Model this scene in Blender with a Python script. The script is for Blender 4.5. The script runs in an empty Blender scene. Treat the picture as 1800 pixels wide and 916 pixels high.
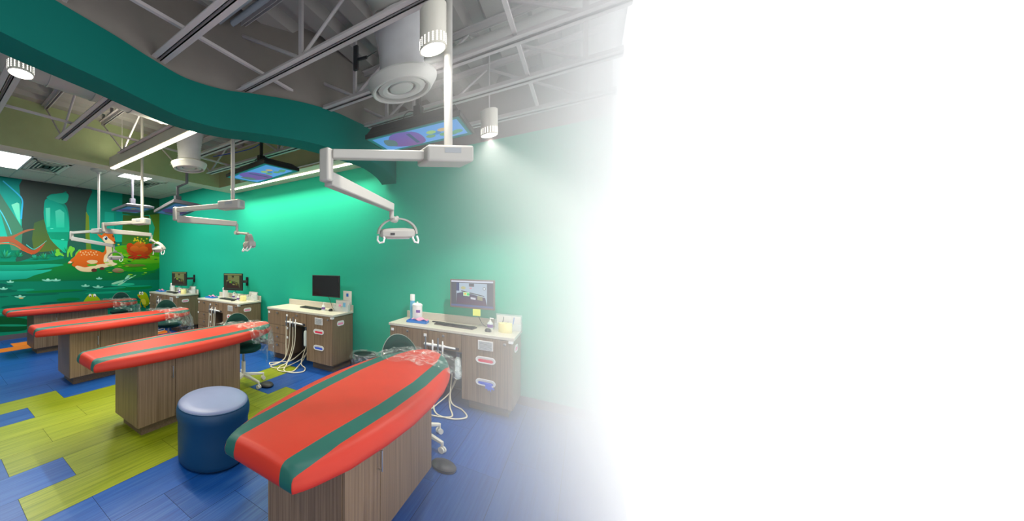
import bpy, bmesh, math, random
from mathutils import Vector, Matrix
random.seed(7)
SC = bpy.context.scene
COL = SC.collection
PI = math.pi

# ------------------------------------------------------------------ camera, world, exposure
CAM_H, YAW, FPX, PPX, PPY = 1.65, .7325, 588.8, 500.0, 458.0      # frame taken as 1800 x 916
SY, CY = math.sin(YAW), math.cos(YAW)
cam_data = bpy.data.cameras.new('camera')
cam_data.sensor_width = 36.0
cam_data.lens = FPX / 1800 * 36
cam_data.shift_x = (900 - PPX) / 1800
cam_data.clip_start = .02
cam = bpy.data.objects.new('camera', cam_data)
cam.location = (0, 0, CAM_H)
cam.rotation_euler = (PI / 2, 0, YAW)
COL.objects.link(cam)
SC.camera = cam
SC.view_settings.view_transform = 'Standard'
SC.view_settings.look = 'None'
SC.view_settings.gamma = 1
SC.view_settings.use_curve_mapping = False
SC.view_settings.exposure = -0.15
WORLD = 1.75
w = bpy.data.worlds.new('world'); SC.world = w; w.use_nodes = True
w.node_tree.nodes['Background'].inputs[0].default_value = (.98, .99, 1, 1)
w.node_tree.nodes['Background'].inputs[1].default_value = WORLD
SC.cycles.volume_bounces = 8
SC.cycles.max_bounces = 14
SC.cycles.transparent_max_bounces = 16
SC.cycles.sample_clamp_indirect = 8
SC.cycles.volume_step_rate = 1.0
SC.cycles.use_denoising = True

K_DOWN, K_STRIP, K_PANEL = .85, .8, 1.25
def area(name, loc, size, power, col=(1, .95, .88), sy=None, rot=(0, 0, 0), parent=None, spread=None):
    l = bpy.data.lights.new(name, 'AREA'); l.energy = power; l.color = col
    l.shape = 'RECTANGLE'; l.size = size; l.size_y = sy or size
    if spread: l.spread = spread
    o = bpy.data.objects.new(name, l); COL.objects.link(o)
    o.location = loc; o.rotation_euler = rot
    if parent: o.parent = parent
    return o
# ceiling troffers of the part of the room behind the camera
area('room_light', (-1.2, -.9, 3.05), 1.2, 10, (1, .96, .92), 1.0)
area('room_light', (-4.6, -.9, 3.05), 1.2, 20, (1, .97, .90), 1.0)
area('room_light', (-7.2, -.6, 3.3), 1.2, 26, (1, .97, .92), 1.2)

# ------------------------------------------------------------------ pixel -> world helpers
def _ray(px, py):
    u = (px - PPX) / FPX; v = (PPY - py) / FPX
    return Vector((-SY + u * CY, CY + u * SY, v))
def atz(px, py, z): r = _ray(px, py); t = (z - CAM_H) / r.z; return Vector((r.x * t, r.y * t, z))
def aty(px, py, y): r = _ray(px, py); t = y / r.y; return Vector((r.x * t, y, CAM_H + r.z * t))
def atx(px, py, x): r = _ray(px, py); t = x / r.x; return Vector((x, r.y * t, CAM_H + r.z * t))

# ------------------------------------------------------------------ materials
def lin(c):
    return tuple(((v / 255) / 12.92 if v / 255 <= .04045 else ((v / 255 + .055) / 1.055) ** 2.4) for v in c[:3])
MATS = {}
def mat(name, rgb, rough=.5, metal=0, spec=.5, emit=None, es=0, noise=None, bump=0, bscale=200, alpha=1, trans=0, coat=0):
    if name in MATS: return MATS[name]
    m = bpy.data.materials.new(name); m.use_nodes = True
    nt = m.node_tree; b = nt.nodes['Principled BSDF']
    c = lin(rgb)
    b.inputs['Base Color'].default_value = (*c, 1)
    b.inputs['Roughness'].default_value = rough
    b.inputs['Metallic'].default_value = metal
    b.inputs['Specular IOR Level'].default_value = spec
    b.inputs['Coat Weight'].default_value = coat
    b.inputs['Transmission Weight'].default_value = trans
    b.inputs['Alpha'].default_value = alpha
    if emit:
        b.inputs['Emission Color'].default_value = (*lin(emit), 1); b.inputs['Emission Strength'].default_value = es
    tc = nt.nodes.new('ShaderNodeTexCoord')
    n = nt.nodes.new('ShaderNodeTexNoise'); n.inputs['Scale'].default_value = noise[0] if noise else 6
    n.inputs['Detail'].default_value = 4
    nt.links.new(tc.outputs['Object'], n.inputs['Vector'])
    amt = noise[1] if noise else .04
    r = nt.nodes.new('ShaderNodeValToRGB')
    r.color_ramp.elements[0].position = .3; r.color_ramp.elements[1].position = .7
    r.color_ramp.elements[0].color = (*[v * (1 - amt) for v in c], 1)
    r.color_ramp.elements[1].color = (*[min(1, v * (1 + amt)) for v in c], 1)
    nt.links.new(n.outputs['Fac'], r.inputs['Fac']); nt.links.new(r.outputs['Color'], b.inputs['Base Color'])
    if bump:
        n2 = nt.nodes.new('ShaderNodeTexNoise'); n2.inputs['Scale'].default_value = bscale
        nt.links.new(tc.outputs['Object'], n2.inputs['Vector'])
        bp = nt.nodes.new('ShaderNodeBump'); bp.inputs['Strength'].default_value = bump; bp.inputs['Distance'].default_value = .002
        nt.links.new(n2.outputs['Fac'], bp.inputs['Height']); nt.links.new(bp.outputs['Normal'], b.inputs['Normal'])
    MATS[name] = m
    return m
def wood(name, c0, c1, axis='Z'):
    m = bpy.data.materials.new(name); m.use_nodes = True; nt = m.node_tree; b = nt.nodes['Principled BSDF']
    tc = nt.nodes.new('ShaderNodeTexCoord'); mp = nt.nodes.new('ShaderNodeMapping')
    mp.inputs['Scale'].default_value = (90, 90, 1.6) if axis == 'Z' else (1.6, 90, 90)
    n = nt.nodes.new('ShaderNodeTexNoise'); n.inputs['Scale'].default_value = 1; n.inputs['Detail'].default_value = 5
    r = nt.nodes.new('ShaderNodeValToRGB'); r.color_ramp.elements[0].position = .32; r.color_ramp.elements[1].position = .68
    r.color_ramp.elements[0].color = (*lin(c0), 1); r.color_ramp.elements[1].color = (*lin(c1), 1)
    nt.links.new(tc.outputs['Object'], mp.inputs['Vector']); nt.links.new(mp.outputs['Vector'], n.inputs['Vector'])
    nt.links.new(n.outputs['Fac'], r.inputs['Fac']); nt.links.new(r.outputs['Color'], b.inputs['Base Color'])
    b.inputs['Roughness'].default_value = .45
    return m
def attr_mat(name, emissive=0, rough=.6):
    m = bpy.data.materials.new(name); m.use_nodes = True; nt = m.node_tree; b = nt.nodes['Principled BSDF']
    a = nt.nodes.new('ShaderNodeVertexColor'); a.layer_name = 'paint'
    if emissive:
        b.inputs['Base Color'].default_value = (.01, .01, .01, 1)
        nt.links.new(a.outputs['Color'], b.inputs['Emission Color']); b.inputs['Emission Strength'].default_value = emissive
    else:
        nt.links.new(a.outputs['Color'], b.inputs['Base Color'])
    b.inputs['Roughness'].default_value = rough; b.inputs['Specular IOR Level'].default_value = .15
    return m
def floor_mat(name, c0, c1, c2):
    m = bpy.data.materials.new(name); m.use_nodes = True; nt = m.node_tree; b = nt.nodes['Principled BSDF']
    tc = nt.nodes.new('ShaderNodeTexCoord'); mp = nt.nodes.new('ShaderNodeMapping'); mp.inputs['Scale'].default_value = (85, 1.6, 1)
    a = nt.nodes.new('ShaderNodeVertexColor'); a.layer_name = 'paint'
    ad = nt.nodes.new('ShaderNodeVectorMath'); ad.operation = 'MULTIPLY_ADD'; ad.inputs[1].default_value = (40, 40, 40)
    nt.links.new(a.outputs['Color'], ad.inputs[0]); nt.links.new(mp.outputs['Vector'], ad.inputs[2])
    n = nt.nodes.new('ShaderNodeTexNoise'); n.inputs['Scale'].default_value = 1; n.inputs['Detail'].default_value = 6; n.inputs['Roughness'].default_value = .62
    nt.links.new(tc.outputs['Object'], mp.inputs['Vector']); nt.links.new(ad.outputs[0], n.inputs['Vector'])
    r = nt.nodes.new('ShaderNodeValToRGB'); e = r.color_ramp.elements
    e[0].position = .28; e[1].position = .74; e[0].color = (*lin(c0), 1); e[1].color = (*lin(c2), 1)
    mid = e.new(.5); mid.color = (*lin(c1), 1)
    nt.links.new(n.outputs['Fac'], r.inputs['Fac'])
    hs = nt.nodes.new('ShaderNodeHueSaturation')
    mr = nt.nodes.new('ShaderNodeMapRange'); mr.inputs['To Min'].default_value = .86; mr.inputs['To Max'].default_value = 1.14
    nt.links.new(a.outputs['Color'], mr.inputs['Value']); nt.links.new(mr.outputs[0], hs.inputs['Value'])
    nt.links.new(r.outputs['Color'], hs.inputs['Color']); nt.links.new(hs.outputs['Color'], b.inputs['Base Color'])
    b.inputs['Roughness'].default_value = .38
    bp = nt.nodes.new('ShaderNodeBump'); bp.inputs['Strength'].default_value = .12; bp.inputs['Distance'].default_value = .001
    nt.links.new(n.outputs['Fac'], bp.inputs['Height']); nt.links.new(bp.outputs['Normal'], b.inputs['Normal'])
    return m
def plastic_film():
    m = bpy.data.materials.new('clear_film'); m.use_nodes = True; nt = m.node_tree
    nt.nodes.clear(); o = nt.nodes.new('ShaderNodeOutputMaterial')
    t = nt.nodes.new('ShaderNodeBsdfTransparent'); t.inputs[0].default_value = (.97, .98, .98, 1)
    g = nt.nodes.new('ShaderNodeBsdfGlossy'); g.inputs['Roughness'].default_value = .16; g.inputs[0].default_value = (.95, .97, .97, 1)
    d = nt.nodes.new('ShaderNodeBsdfDiffuse'); d.inputs[0].default_value = (.8, .84, .84, 1)
    tc = nt.nodes.new('ShaderNodeTexCoord')
    n = nt.nodes.new('ShaderNodeTexNoise'); n.inputs['Scale'].default_value = 14; n.inputs['Detail'].default_value = 5; n.inputs['Distortion'].default_value = 1.5
    nt.links.new(tc.outputs['Object'], n.inputs['Vector'])
    bp = nt.nodes.new('ShaderNodeBump'); bp.inputs['Strength'].default_value = 1; bp.inputs['Distance'].default_value = .03
    nt.links.new(n.outputs['Fac'], bp.inputs['Height']); nt.links.new(bp.outputs['Normal'], g.inputs['Normal'])
    r = nt.nodes.new('ShaderNodeValToRGB'); r.color_ramp.elements[0].position = .5; r.color_ramp.elements[1].position = .74
    r.color_ramp.elements[0].color = (.06, .06, .06, 1); r.color_ramp.elements[1].color = (.6, .6, .6, 1)
    nt.links.new(n.outputs['Fac'], r.inputs['Fac'])
    m1 = nt.nodes.new('ShaderNodeMixShader'); m2 = nt.nodes.new('ShaderNodeMixShader'); m1.inputs[0].default_value = .5
    nt.links.new(g.outputs[0], m1.inputs[1]); nt.links.new(d.outputs[0], m1.inputs[2])
    nt.links.new(r.outputs['Color'], m2.inputs[0]); nt.links.new(t.outputs[0], m2.inputs[1]); nt.links.new(m1.outputs[0], m2.inputs[2])
    nt.links.new(m2.outputs[0], o.inputs['Surface'])
    return m

TEAL = mat('teal_paint', (26, 174, 144), .65, spec=.25, noise=(.7, .02))
TEAL_D = mat('deep_teal_paint', (0, 104, 94), .7, spec=.2, noise=(.7, .02))
GREYW = mat('grey_paint', (124, 118, 112), .7)
OLIVE = mat('olive_grey_paint', (152, 162, 118), .7)
BEIGE = mat('beige_paint', (205, 198, 178), .7)
WHITEW = mat('white_wall_paint', (215, 215, 210), .7)
STEELW = mat('painted_steel', (184, 178, 178), .5, noise=(3, .05))
DECKM = mat('painted_deck', (150, 146, 142), .6, noise=(2, .07))
TILE = mat('ceiling_tile', (206, 200, 188), .85, noise=(60, .08))
TBAR = mat('ceiling_bar', (180, 176, 168), .5)
BASEB = mat('rubber_base', (92, 84, 92), .5)
WOOD = wood('taupe_laminate', (112, 90, 68), (144, 120, 94))
WOOD_H = wood('taupe_laminate_flat', (112, 90, 68), (144, 120, 94), 'X')
WOOD_K = wood('taupe_laminate_toe', (100, 82, 64), (120, 100, 80), 'X')
TOPM = mat('cream_solid_surface', (206, 200, 186), .3, noise=(80, .05))
RED = mat('red_vinyl', (190, 48, 30), .5, spec=.35, coat=0, bump=.1, bscale=300)
GRN = mat('green_vinyl', (28, 92, 84), .5, spec=.35, coat=0, bump=.1, bscale=300)
NAVY = mat('blue_vinyl', (0, 62, 102), .5, bump=.15, bscale=260)
PERI = mat('periwinkle_vinyl', (116, 128, 164), .45, bump=.1, bscale=260)
DGREEN = mat('dark_green_vinyl', (14, 60, 54), .65, spec=.2)
PIPING = mat('piping', (120, 140, 130), .5)
OFFW = mat('offwhite_plastic', (222, 218, 205), .35)
WHITEP = mat('white_plastic', (236, 236, 234), .35)
CREAM = mat('cream_plastic', (174, 172, 166), .35)
GREYP = mat('grey_plastic', (150, 155, 160), .4)
BLACK = mat('black_plastic', (22, 23, 25), .4)
DARK = mat('charcoal', (50, 50, 54), .5)
CHROME = mat('brushed_metal', (190, 190, 190), .28, 1)
DUCTM = mat('duct_white', (178, 179, 174), .45, noise=(4, .04))
FLEX = mat('flex_duct', (190, 190, 192), .4, noise=(10, .06))
HOSE = mat('hose_cream', (214, 208, 186), .4)
SLATE = mat('slate_hose', (96, 106, 118), .4)
FROST = mat('frosted_bottle', (214, 226, 224), .35)
BLUEP = mat('blue_plastic', (30, 120, 205), .35)
PINK = mat('pink_cloth', (240, 150, 185), .8)
REDG = mat('red_glove', (225, 40, 80), .5)
BLUEG = mat('blue_glove', (50, 90, 220), .5)
YEL = mat('pale_yellow', (236, 226, 160), .6)
NOTE = mat('sticky_note', (222, 232, 110), .8)
PURP = mat('violet_label', (120, 80, 160), .5)
SKYB = mat('sky_label', (110, 180, 220), .4)
PAPER = mat('paper', (232, 230, 222), .8)
BLUEC = mat('blue_cable', (30, 70, 170), .5)
LED = mat('led_diffuser', (255, 250, 235), .5, emit=(255, 244, 214), es=9)
LEDC = mat('led_core', (255, 255, 250), .5, emit=(255, 251, 240), es=22)
LEDP = mat('led_dot', (255, 255, 250), .5, emit=(255, 250, 236), es=3)
PANEL_E = mat('troffer_diffuser', (255, 255, 250), .5, emit=(255, 253, 246), es=5)
F_BLUE = floor_mat('blue_plank', (2, 52, 124), (10, 74, 150), (52, 94, 152))
F_GREEN = floor_mat('green_plank', (92, 108, 2), (124, 138, 12), (146, 152, 38))
F_ORNG = floor_mat('orange_plank', (214, 92, 20), (240, 128, 34), (248, 158, 60))
PAINT = attr_mat('mural_print')
SCREEN = attr_mat('lit_screen', 1.0)
SCREEN2 = attr_mat('dim_screen', .35)
FILM = plastic_film()
GLASSP = mat('clear_acrylic', (225, 232, 232), .12, alpha=.38)
GAP = mat('seam_shadow_gap', (14, 12, 11), .9)

# ------------------------------------------------------------------ mesh helpers
class MB:
    def __init__(s): s.bm = bmesh.new(); s.mats = []
    def mi(s, m):
        if m not in s.mats: s.mats.append(m)
        return s.mats.index(m)
    def face(s, vs, m):
        try: f = s.bm.faces.new(vs); f.material_index = s.mi(m); return f
        except ValueError: return None
    def box(s, x0, x1, y0, y1, z0, z1, m, mtx=None):
        c = [(x0, y0, z0), (x1, y0, z0), (x1, y1, z0), (x0, y1, z0), (x0, y0, z1), (x1, y0, z1), (x1, y1, z1), (x0, y1, z1)]
        v = [s.bm.verts.new(mtx @ Vector(p) if mtx else p) for p in c]
        for f in ((0, 3, 2, 1), (4, 5, 6, 7), (0, 1, 5, 4), (1, 2, 6, 5), (2, 3, 7, 6), (3, 0, 4, 7)):
            s.face([v[i] for i in f], m)
        return s
    def beam(s, p0, p1, w, h, m, h1=None, w1=None):          # box between two points; h measured upwards
        p0 = Vector(p0); p1 = Vector(p1); d = (p1 - p0).normalized()
        up = Vector((0, 0, 1)) if abs(d.z) < .95 else Vector((0, 1, 0))
        sd = d.cross(up).normalized(); up = sd.cross(d).normalized()
        h1 = h if h1 is None else h1; w1 = w if w1 is None else w1
        v = []
        for p, ww, hh in ((p0, w, h), (p1, w1, h1)):
            for a, b in ((-1, -1), (1, -1), (1, 1), (-1, 1)):
                v.append(s.bm.verts.new(p + sd * a * ww / 2 + up * b * hh / 2))
        for f in ((0, 1, 2, 3), (7, 6, 5, 4), (0, 4, 5, 1), (1, 5, 6, 2), (2, 6, 7, 3), (3, 7, 4, 0)):
            s.face([v[i] for i in f], m)
        return s
    def tube(s, pts, r, m, n=10, cap=True, radii=None, closed=False):
        pts = [Vector(p) for p in pts]; rings = []; prev = None
        for i, p in enumerate(pts):
            if closed: d = pts[(i + 1) % len(pts)] - pts[i - 1]
            else: d = (pts[min(i + 1, len(pts) - 1)] - pts[max(i - 1, 0)])
            d.normalize()
            if prev is None:
                a = Vector((0, 0, 1)) if abs(d.z) < .9 else Vector((1, 0, 0))
                u = d.cross(a).normalized()
            else:
                u = (prev - d * prev.dot(d)).normalized()
            prev = u; v = d.cross(u)
            rr = radii[i] if radii else r
            rings.append([s.bm.verts.new(p + (u * math.cos(2 * PI * k / n) + v * math.sin(2 * PI * k / n)) * rr) for k in range(n)])
        cnt = len(rings)
        for i in range(cnt if closed else cnt - 1):
            a, b = rings[i], rings[(i + 1) % cnt]
            for k in range(n): s.face([a[k], a[(k + 1) % n], b[(k + 1) % n], b[k]], m)
        if cap and not closed:
            s.face(rings[0][::-1], m); s.face(rings[-1], m)
        return s
    def lathe(s, prof, c, m, n=32, cap0=True, cap1=True, ms=None, mtx=None, sx=1, sy=1):
        rings = []
        for r, z in prof:
            rg = []
            for k in range(n):
                p = Vector((r * math.cos(2 * PI * k / n) * sx, r * math.sin(2 * PI * k / n) * sy, z))
                if mtx: p = mtx @ p
                rg.append(s.bm.verts.new(p + Vector(c)))
            rings.append(rg)
        for i in range(len(rings) - 1):
            mm = ms[i] if ms else m
            for k in range(n): s.face([rings[i][k], rings[i][(k + 1) % n], rings[i + 1][(k + 1) % n], rings[i + 1][k]], mm)
        if cap0: s.face(rings[0][::-1], ms[0] if ms else m)
        if cap1: s.face(rings[-1], ms[-1] if ms else m)
        return s
    def prism(s, outline, z0, z1, m, mtx=None):
        f = lambda p: (mtx @ Vector(p)) if mtx else Vector(p)
        a = [s.bm.verts.new(f((x, y, z0))) for x, y in outline]; b = [s.bm.verts.new(f((x, y, z1))) for x, y in outline]
        s.face(a[::-1], m); s.face(b, m); n = len(a)
        for i in range(n): s.face([a[i], a[(i + 1) % n], b[(i + 1) % n], b[i]], m)
        return s
    def build(s, name, parent=None, bevel=0, smooth=True, ang=35, loc=None, seg=2, fix=True):
        if fix: bmesh.ops.recalc_face_normals(s.bm, faces=s.bm.faces)
        me = bpy.data.meshes.new(name); s.bm.to_mesh(me); s.bm.free()
        for m in s.mats: me.materials.append(m)
        if smooth:
            for p in me.polygons: p.use_smooth = True
            me.set_sharp_from_angle(angle=math.radians(ang))
        o = bpy.data.objects.new(name, me); COL.objects.link(o)
        if parent: o.parent = parent
        if loc: o.location = loc
        if bevel:
            b = o.modifiers.new('bevel', 'BEVEL'); b.width = bevel; b.segments = seg; b.limit_method = 'ANGLE'; b.harden_normals = False
        return o
def tag(o, label=None, cat=None, group=None, kind=None):
    if label: o['label'] = label
    if cat: o['category'] = cat
    if group: o['group'] = group
    if kind: o['kind'] = kind
    return o
def empty(name, loc=(0, 0, 0), rz=0, label=None, cat=None, group=None):
    o = bpy.data.objects.new(name, None); COL.objects.link(o); o.empty_display_size = .1
    o.location = loc; o.rotation_euler = (0, 0, rz)
    return tag(o, label, cat, group)
def kids(o): return [c for c in bpy.data.objects if c.parent == o]
def copy_tree(o, parent=None, **kw):
    c = o.copy(); COL.objects.link(c); c.parent = parent
    if parent is not None: c.matrix_parent_inverse = o.matrix_parent_inverse
    for ch in kids(o): copy_tree(ch, c)
    for k, v in kw.items(): c[k] = v
    return c
def struct(o): o['kind'] = 'structure'; return o
def crv(pts, n=8, closed=False):                                      # Catmull-Rom through points
    pts = [Vector(p) for p in pts]; out = []; N = len(pts)
    for i in range(N if closed else N - 1):
        if closed: a, b, c, d = pts[i - 1], pts[i], pts[(i + 1) % N], pts[(i + 2) % N]
        else: a, b, c, d = pts[max(i - 1, 0)], pts[i], pts[i + 1], pts[min(i + 2, N - 1)]
        for k in range(n):
            t = k / n
            out.append(.5 * ((2 * b) + (c - a) * t + (2 * a - 5 * b + 4 * c - d) * t * t + (3 * b - a - 3 * c + d) * t ** 3))
    if not closed: out.append(pts[-1])
    return out
class Flat:
    """painted polygons laid on a plane: polygons share a colour attribute named paint"""
    def __init__(s, f, base=0.0, step=.0003): s.f = f; s.v = []; s.fc = []; s.c = []; s.k = 0; s.base = base; s.step = step
    def poly(s, pts, c, c2=None, smooth=0, closed=True):
        pts = [(p[0], p[1]) for p in pts]
        if smooth: pts = [(p.x, p.y) for p in crv([(a, b, 0) for a, b in pts], smooth, closed)]
        s.k += 1; i0 = len(s.v); ys = [p[1] for p in pts]; y0, y1 = min(ys), max(ys)
        for p in pts:
            s.v.append(s.f(p[0], p[1], s.base + s.k * s.step))
            t = (p[1] - y0) / max(1e-6, y1 - y0); a = lin(c); b = lin(c2 or c)
            s.c.append(tuple(a[j] * (1 - t) + b[j] * t for j in range(3)) + (1,))
        s.fc.append(list(range(i0, len(s.v))))
        return s
    def ell(s, cx, cy, rx, ry, c, c2=None, rot=0, n=20):
        ca, sa = math.cos(rot), math.sin(rot)
        return s.poly([(cx + rx * math.cos(2 * PI * i / n) * ca - ry * math.sin(2 * PI * i / n) * sa,
                        cy + rx * math.cos(2 * PI * i / n) * sa + ry * math.sin(2 * PI * i / n) * ca) for i in range(n)], c, c2)
    def stroke(s, pts, w0, w1, c, c2=None, n=6):
        P = crv([(a, b, 0) for a, b in pts], n); L, R = [], []
        for i, p in enumerate(P):
            d = (P[min(i + 1, len(P) - 1)] - P[max(i - 1, 0)]).normalized(); t = i / (len(P) - 1); w_ = (w0 * (1 - t) + w1 * t) / 2
            L.append((p.x - d.y * w_, p.y + d.x * w_)); R.append((p.x + d.y * w_, p.y - d.x * w_))
        for i in range(len(P) - 1):
            s.poly([L[i], L[i + 1], R[i + 1], R[i]], c); s.k -= 1
        s.k += 1
        return s
    def build(s, name, m, parent=None):
        bm = bmesh.new(); lay = bm.verts.layers.float_color.new('paint'); vs = [bm.verts.new(p) for p in s.v]
        for v, c in zip(vs, s.c): v[lay] = c
        for f in s.fc:
            try: bm.faces.new([vs[i] for i in f]).normal_update()
            except ValueError: pass
        bmesh.ops.triangulate(bm, faces=bm.faces, ngon_method='EAR_CLIP')
        me = bpy.data.meshes.new(name); bm.to_mesh(me); bm.free(); me.materials.append(m)
        o = bpy.data.objects.new(name, me); COL.objects.link(o)
        if parent: o.parent = parent
        return o

# ------------------------------------------------------------------ ROOM SHELL
WY, MX = 4.67, -8.95            # teal wall, mural wall
Z_TEAL, Z_DROP, Z_DECK, Z_CH = 3.10, 3.386, 3.75, 3.12
BX = -5.44                      # bulkhead face
ROOM_R, ROOM_F = .2, -2.6      # room cut open at x = ROOM_R; the white beyond is made up

def build_floor():
    bm = bmesh.new(); lay = bm.loops.layers.float_color.new('paint') if False else None
    vl = bm.verts.layers.float_color.new('paint')
    mats = [F_BLUE, F_GREEN, F_ORNG, GAP]
    P = .3475; x_ref = -2.22
    def region(x, y):
        r = int(round((x_ref - x) / P - .5))      # row index counted to the left from x_ref
        if r == 1: return 1 if .49 < y < 3.27 else 0
        if r == 2: return 1 if .845 < y < 2.94 else 0
        if r == 3: return 1 if .495 < y < 3.97 else 0
        if r == 4: return 1 if y < 2.3 else 0
        if r == 5: return 1 if y < 2.3 else 0
        if r == 6: return 1 if .865 < y < 2.3 else 0
        if r == 7: return 1 if y < 1.22 else 0
        if r == 14: return 2 if 3.3 < y < 4.0 else 0
        if r == 16: return 2 if y < 1.6 else 0
        if r == 17: return 2 if 1.3 < y < 1.75 else 0
        return 0
    g = .0012
    for r in range(-17, 20):
        x1 = x_ref - r * P; x0 = x1 - P
        cuts = {1: [.49, 3.27], 2: [.845, 2.94], 3: [.495, 3.97], 4: [.857, 2.3], 5: [2.3], 6: [.865, 2.3], 7: [1.22], 14: [3.3, 4.0], 16: [1.6], 17: [1.3, 1.75],
                0: [.842], -1: [1.193], -2: [1.55]}.get(r, [random.choice([.15, .5, .85, 1.2])])
        ys = sorted(set(cuts)); lo = ys[0]
        while lo > ROOM_F: lo -= 1.05; ys.append(lo)
        base = list(ys)
        ys = sorted(ys); full = [ys[0]]
        for y in ys[1:]:
            while y - full[-1] > 1.3: full.append(full[-1] + 1.05)
            full.append(y)
        while full[-1] < WY: full.append(full[-1] + 1.05)
        for a, b in zip(full[:-1], full[1:]):
            a_, b_ = max(a, ROOM_F), min(b, WY)
            if b_ - a_ < .01: continue
            xa, xb = max(x0, MX), min(x1, ROOM_R)
            if xb - xa < .01: continue
            c = random.random()
            vs = [bm.verts.new(p) for p in ((xa + g, a_ + g, 0), (xb - g, a_ + g, 0), (xb - g, b_ - g, 0), (xa + g, b_ - g, 0))]
            for v in vs: v[vl] = (c, c, c, 1)
            f = bm.faces.new(vs); f.material_index = region((xa + xb) / 2 , (a_ + b_) / 2)
    vs = [bm.verts.new(p) for p in ((MX, ROOM_F, -.0015), (ROOM_R, ROOM_F, -.0015), (ROOM_R, WY, -.0015), (MX, WY, -.0015))]
    f = bm.faces.new(vs); f.material_index = 3
    vs2 = [bm.verts.new((v.co.x, v.co.y, -.1)) for v in vs]; bm.faces.new(vs2[::-1])
    for i in range(4): bm.faces.new((vs[i], vs2[i], vs2[(i + 1) % 4], vs[(i + 1) % 4]))
    me = bpy.data.meshes.new('floor'); bm.to_mesh(me); bm.free()
    for m in mats: me.materials.append(m)
    o = bpy.data.objects.new('floor', me); COL.objects.link(o); struct(o)
build_floor()

m = MB(); m.box(MX - .1, ROOM_R, WY, WY + .12, 0, Z_TEAL, TEAL); m.box(MX - .1, BX - .3, WY, WY + .12, Z_TEAL, Z_DROP + .4, TEAL)
m.box(BX - .3, ROOM_R, WY, WY + .12, Z_TEAL, Z_DECK + .2, GREYW); struct(m.build('wall_back'))
m = MB(); m.box(MX - .12, MX, ROOM_F, WY, 0, Z_DROP + .4, TEAL_D); struct(m.build('wall_left'))
m = MB(); m.box(MX - .12, ROOM_R, ROOM_F - .12, ROOM_F, 0, Z_DECK + .2, WHITEW); struct(m.build('wall_front'))
# dropped tile ceiling with its bars
m = MB(); m.box(MX, BX - .26, ROOM_F, WY, Z_DROP, Z_DROP + .03, TILE)
for i in range(-5, 8):
    y = .74 + i * .61
    if ROOM_F < y < WY: m.box(MX, BX - .26, y - .012, y + .012, Z_DROP - .004, Z_DROP, TBAR)
for x in (-8.02, -6.82): m.box(x - .012, x + .012, ROOM_F, WY, Z_DROP - .004, Z_DROP, TBAR)
struct(m.build('ceiling', smooth=False))
# bulkheads: one across the room, one along the teal wall
m = MB(); m.box(BX - .26, BX, ROOM_F, WY, Z_TEAL, Z_DECK + .2, OLIVE); m.box(BX - .259, BX - .001, ROOM_F, WY, Z_TEAL - .002, Z_TEAL, BEIGE)
struct(m.build('trim_1', smooth=False))
m = MB(); m.box(BX, -2.05, 4.1, WY, Z_TEAL, Z_DECK + .2, OLIVE); m.box(BX, -2.05, 4.101, WY, Z_TEAL - .002, Z_TEAL, BEIGE)
struct(m.build('trim_2', smooth=False))
# corrugated roof deck
m = MB(); pitch, dep = .3, .085
x = BX; prof = []
while x < ROOM_R:
    prof += [(x, Z_DECK), (x + .13, Z_DECK), (x + .17, Z_DECK + dep), (x + .26, Z_DECK + dep)]; x += pitch
prof.append((x, Z_DECK))
a = [m.bm.verts.new((px, ROOM_F, pz)) for px, pz in prof]; b = [m.bm.verts.new((px, WY + .1, pz)) for px, pz in prof]
for i in range(len(a) - 1): m.face([a[i], a[i + 1], b[i + 1], b[i]], DECKM)
m.box(BX, ROOM_R, ROOM_F, WY + .1, Z_DECK + .12, Z_DECK + .2, DECKM)
struct(m.build('ceiling', smooth=False))
# baseboards
m = MB(); m.box(MX, MX + .012, ROOM_F, WY, 0, .1, BASEB); struct(m.build('baseboard_left'))
m = MB(); m.box(MX, ROOM_R, WY - .012, WY, 0, .1, BASEB); struct(m.build('baseboard_back'))

# curved teal soffit ribbon hanging across the ceiling and landing on the teal wall
def ribbon():
    pts = [(-1.55, -1.9), (-1.75, -1.1), (-1.93, -.4), (-2.11, .29), (-2.16, .5), (-2.22, .85), (-2.28, 1.11), (-2.33, 1.44), (-2.27, 1.76), (-2.12, 2.04),
           (-1.96, 2.4), (-1.87, 2.75), (-1.82, 3.2), (-1.79, 3.5), (-1.81, 3.8), (-1.9, 4.24), (-2.03, 4.67)]
    P = crv([(a, b, 0) for a, b in pts], 6)
    zb, th = 2.76, .2; back = []
    m = MB(); rows = []
    for i, p in enumerate(P):
        d = (P[min(i + 1, len(P) - 1)] - P[max(i - 1, 0)]).normalized(); n = Vector((-d.y, d.x, 0))
        q = p + n * th
        q.y = min(q.y, WY); zt = 3.08 + .055 * max(0, min(1, (p.y - 1.4) / 1.5)); back.append((p + n * .03, p + n * .13))
        rows.append([m.bm.verts.new((p.x, p.y, zb)), m.bm.verts.new((p.x, p.y, zt)), m.bm.verts.new((q.x, q.y, zt)), m.bm.verts.new((q.x, q.y, zb))])
    for r0, r1 in zip(rows[:-1], rows[1:]):
        for k in range(4): m.face([r0[k], r0[(k + 1) % 4], r1[(k + 1) % 4], r1[k]], TEAL_D)
    m.face(rows[0], TEAL_D); m.face(rows[-1], TEAL_D)
    struct(m.build('trim_3'))
    m = MB(); rows = [[m.bm.verts.new((q.x, min(q.y, WY), z)) for q, z in ((a, 3.07), (a, Z_DECK + .1), (b, Z_DECK + .1), (b, 3.07))] for a, b in back]
    for r0, r1 in zip(rows[:-1], rows[1:]):
        for k in range(4): m.face([r0[k], r0[(k + 1) % 4], r1[(k + 1) % 4], r1[k]], GREYW)
    m.face(rows[0], GREYW); m.face(rows[-1], GREYW)
    struct(m.build('wall_partition'))
ribbon()

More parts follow.
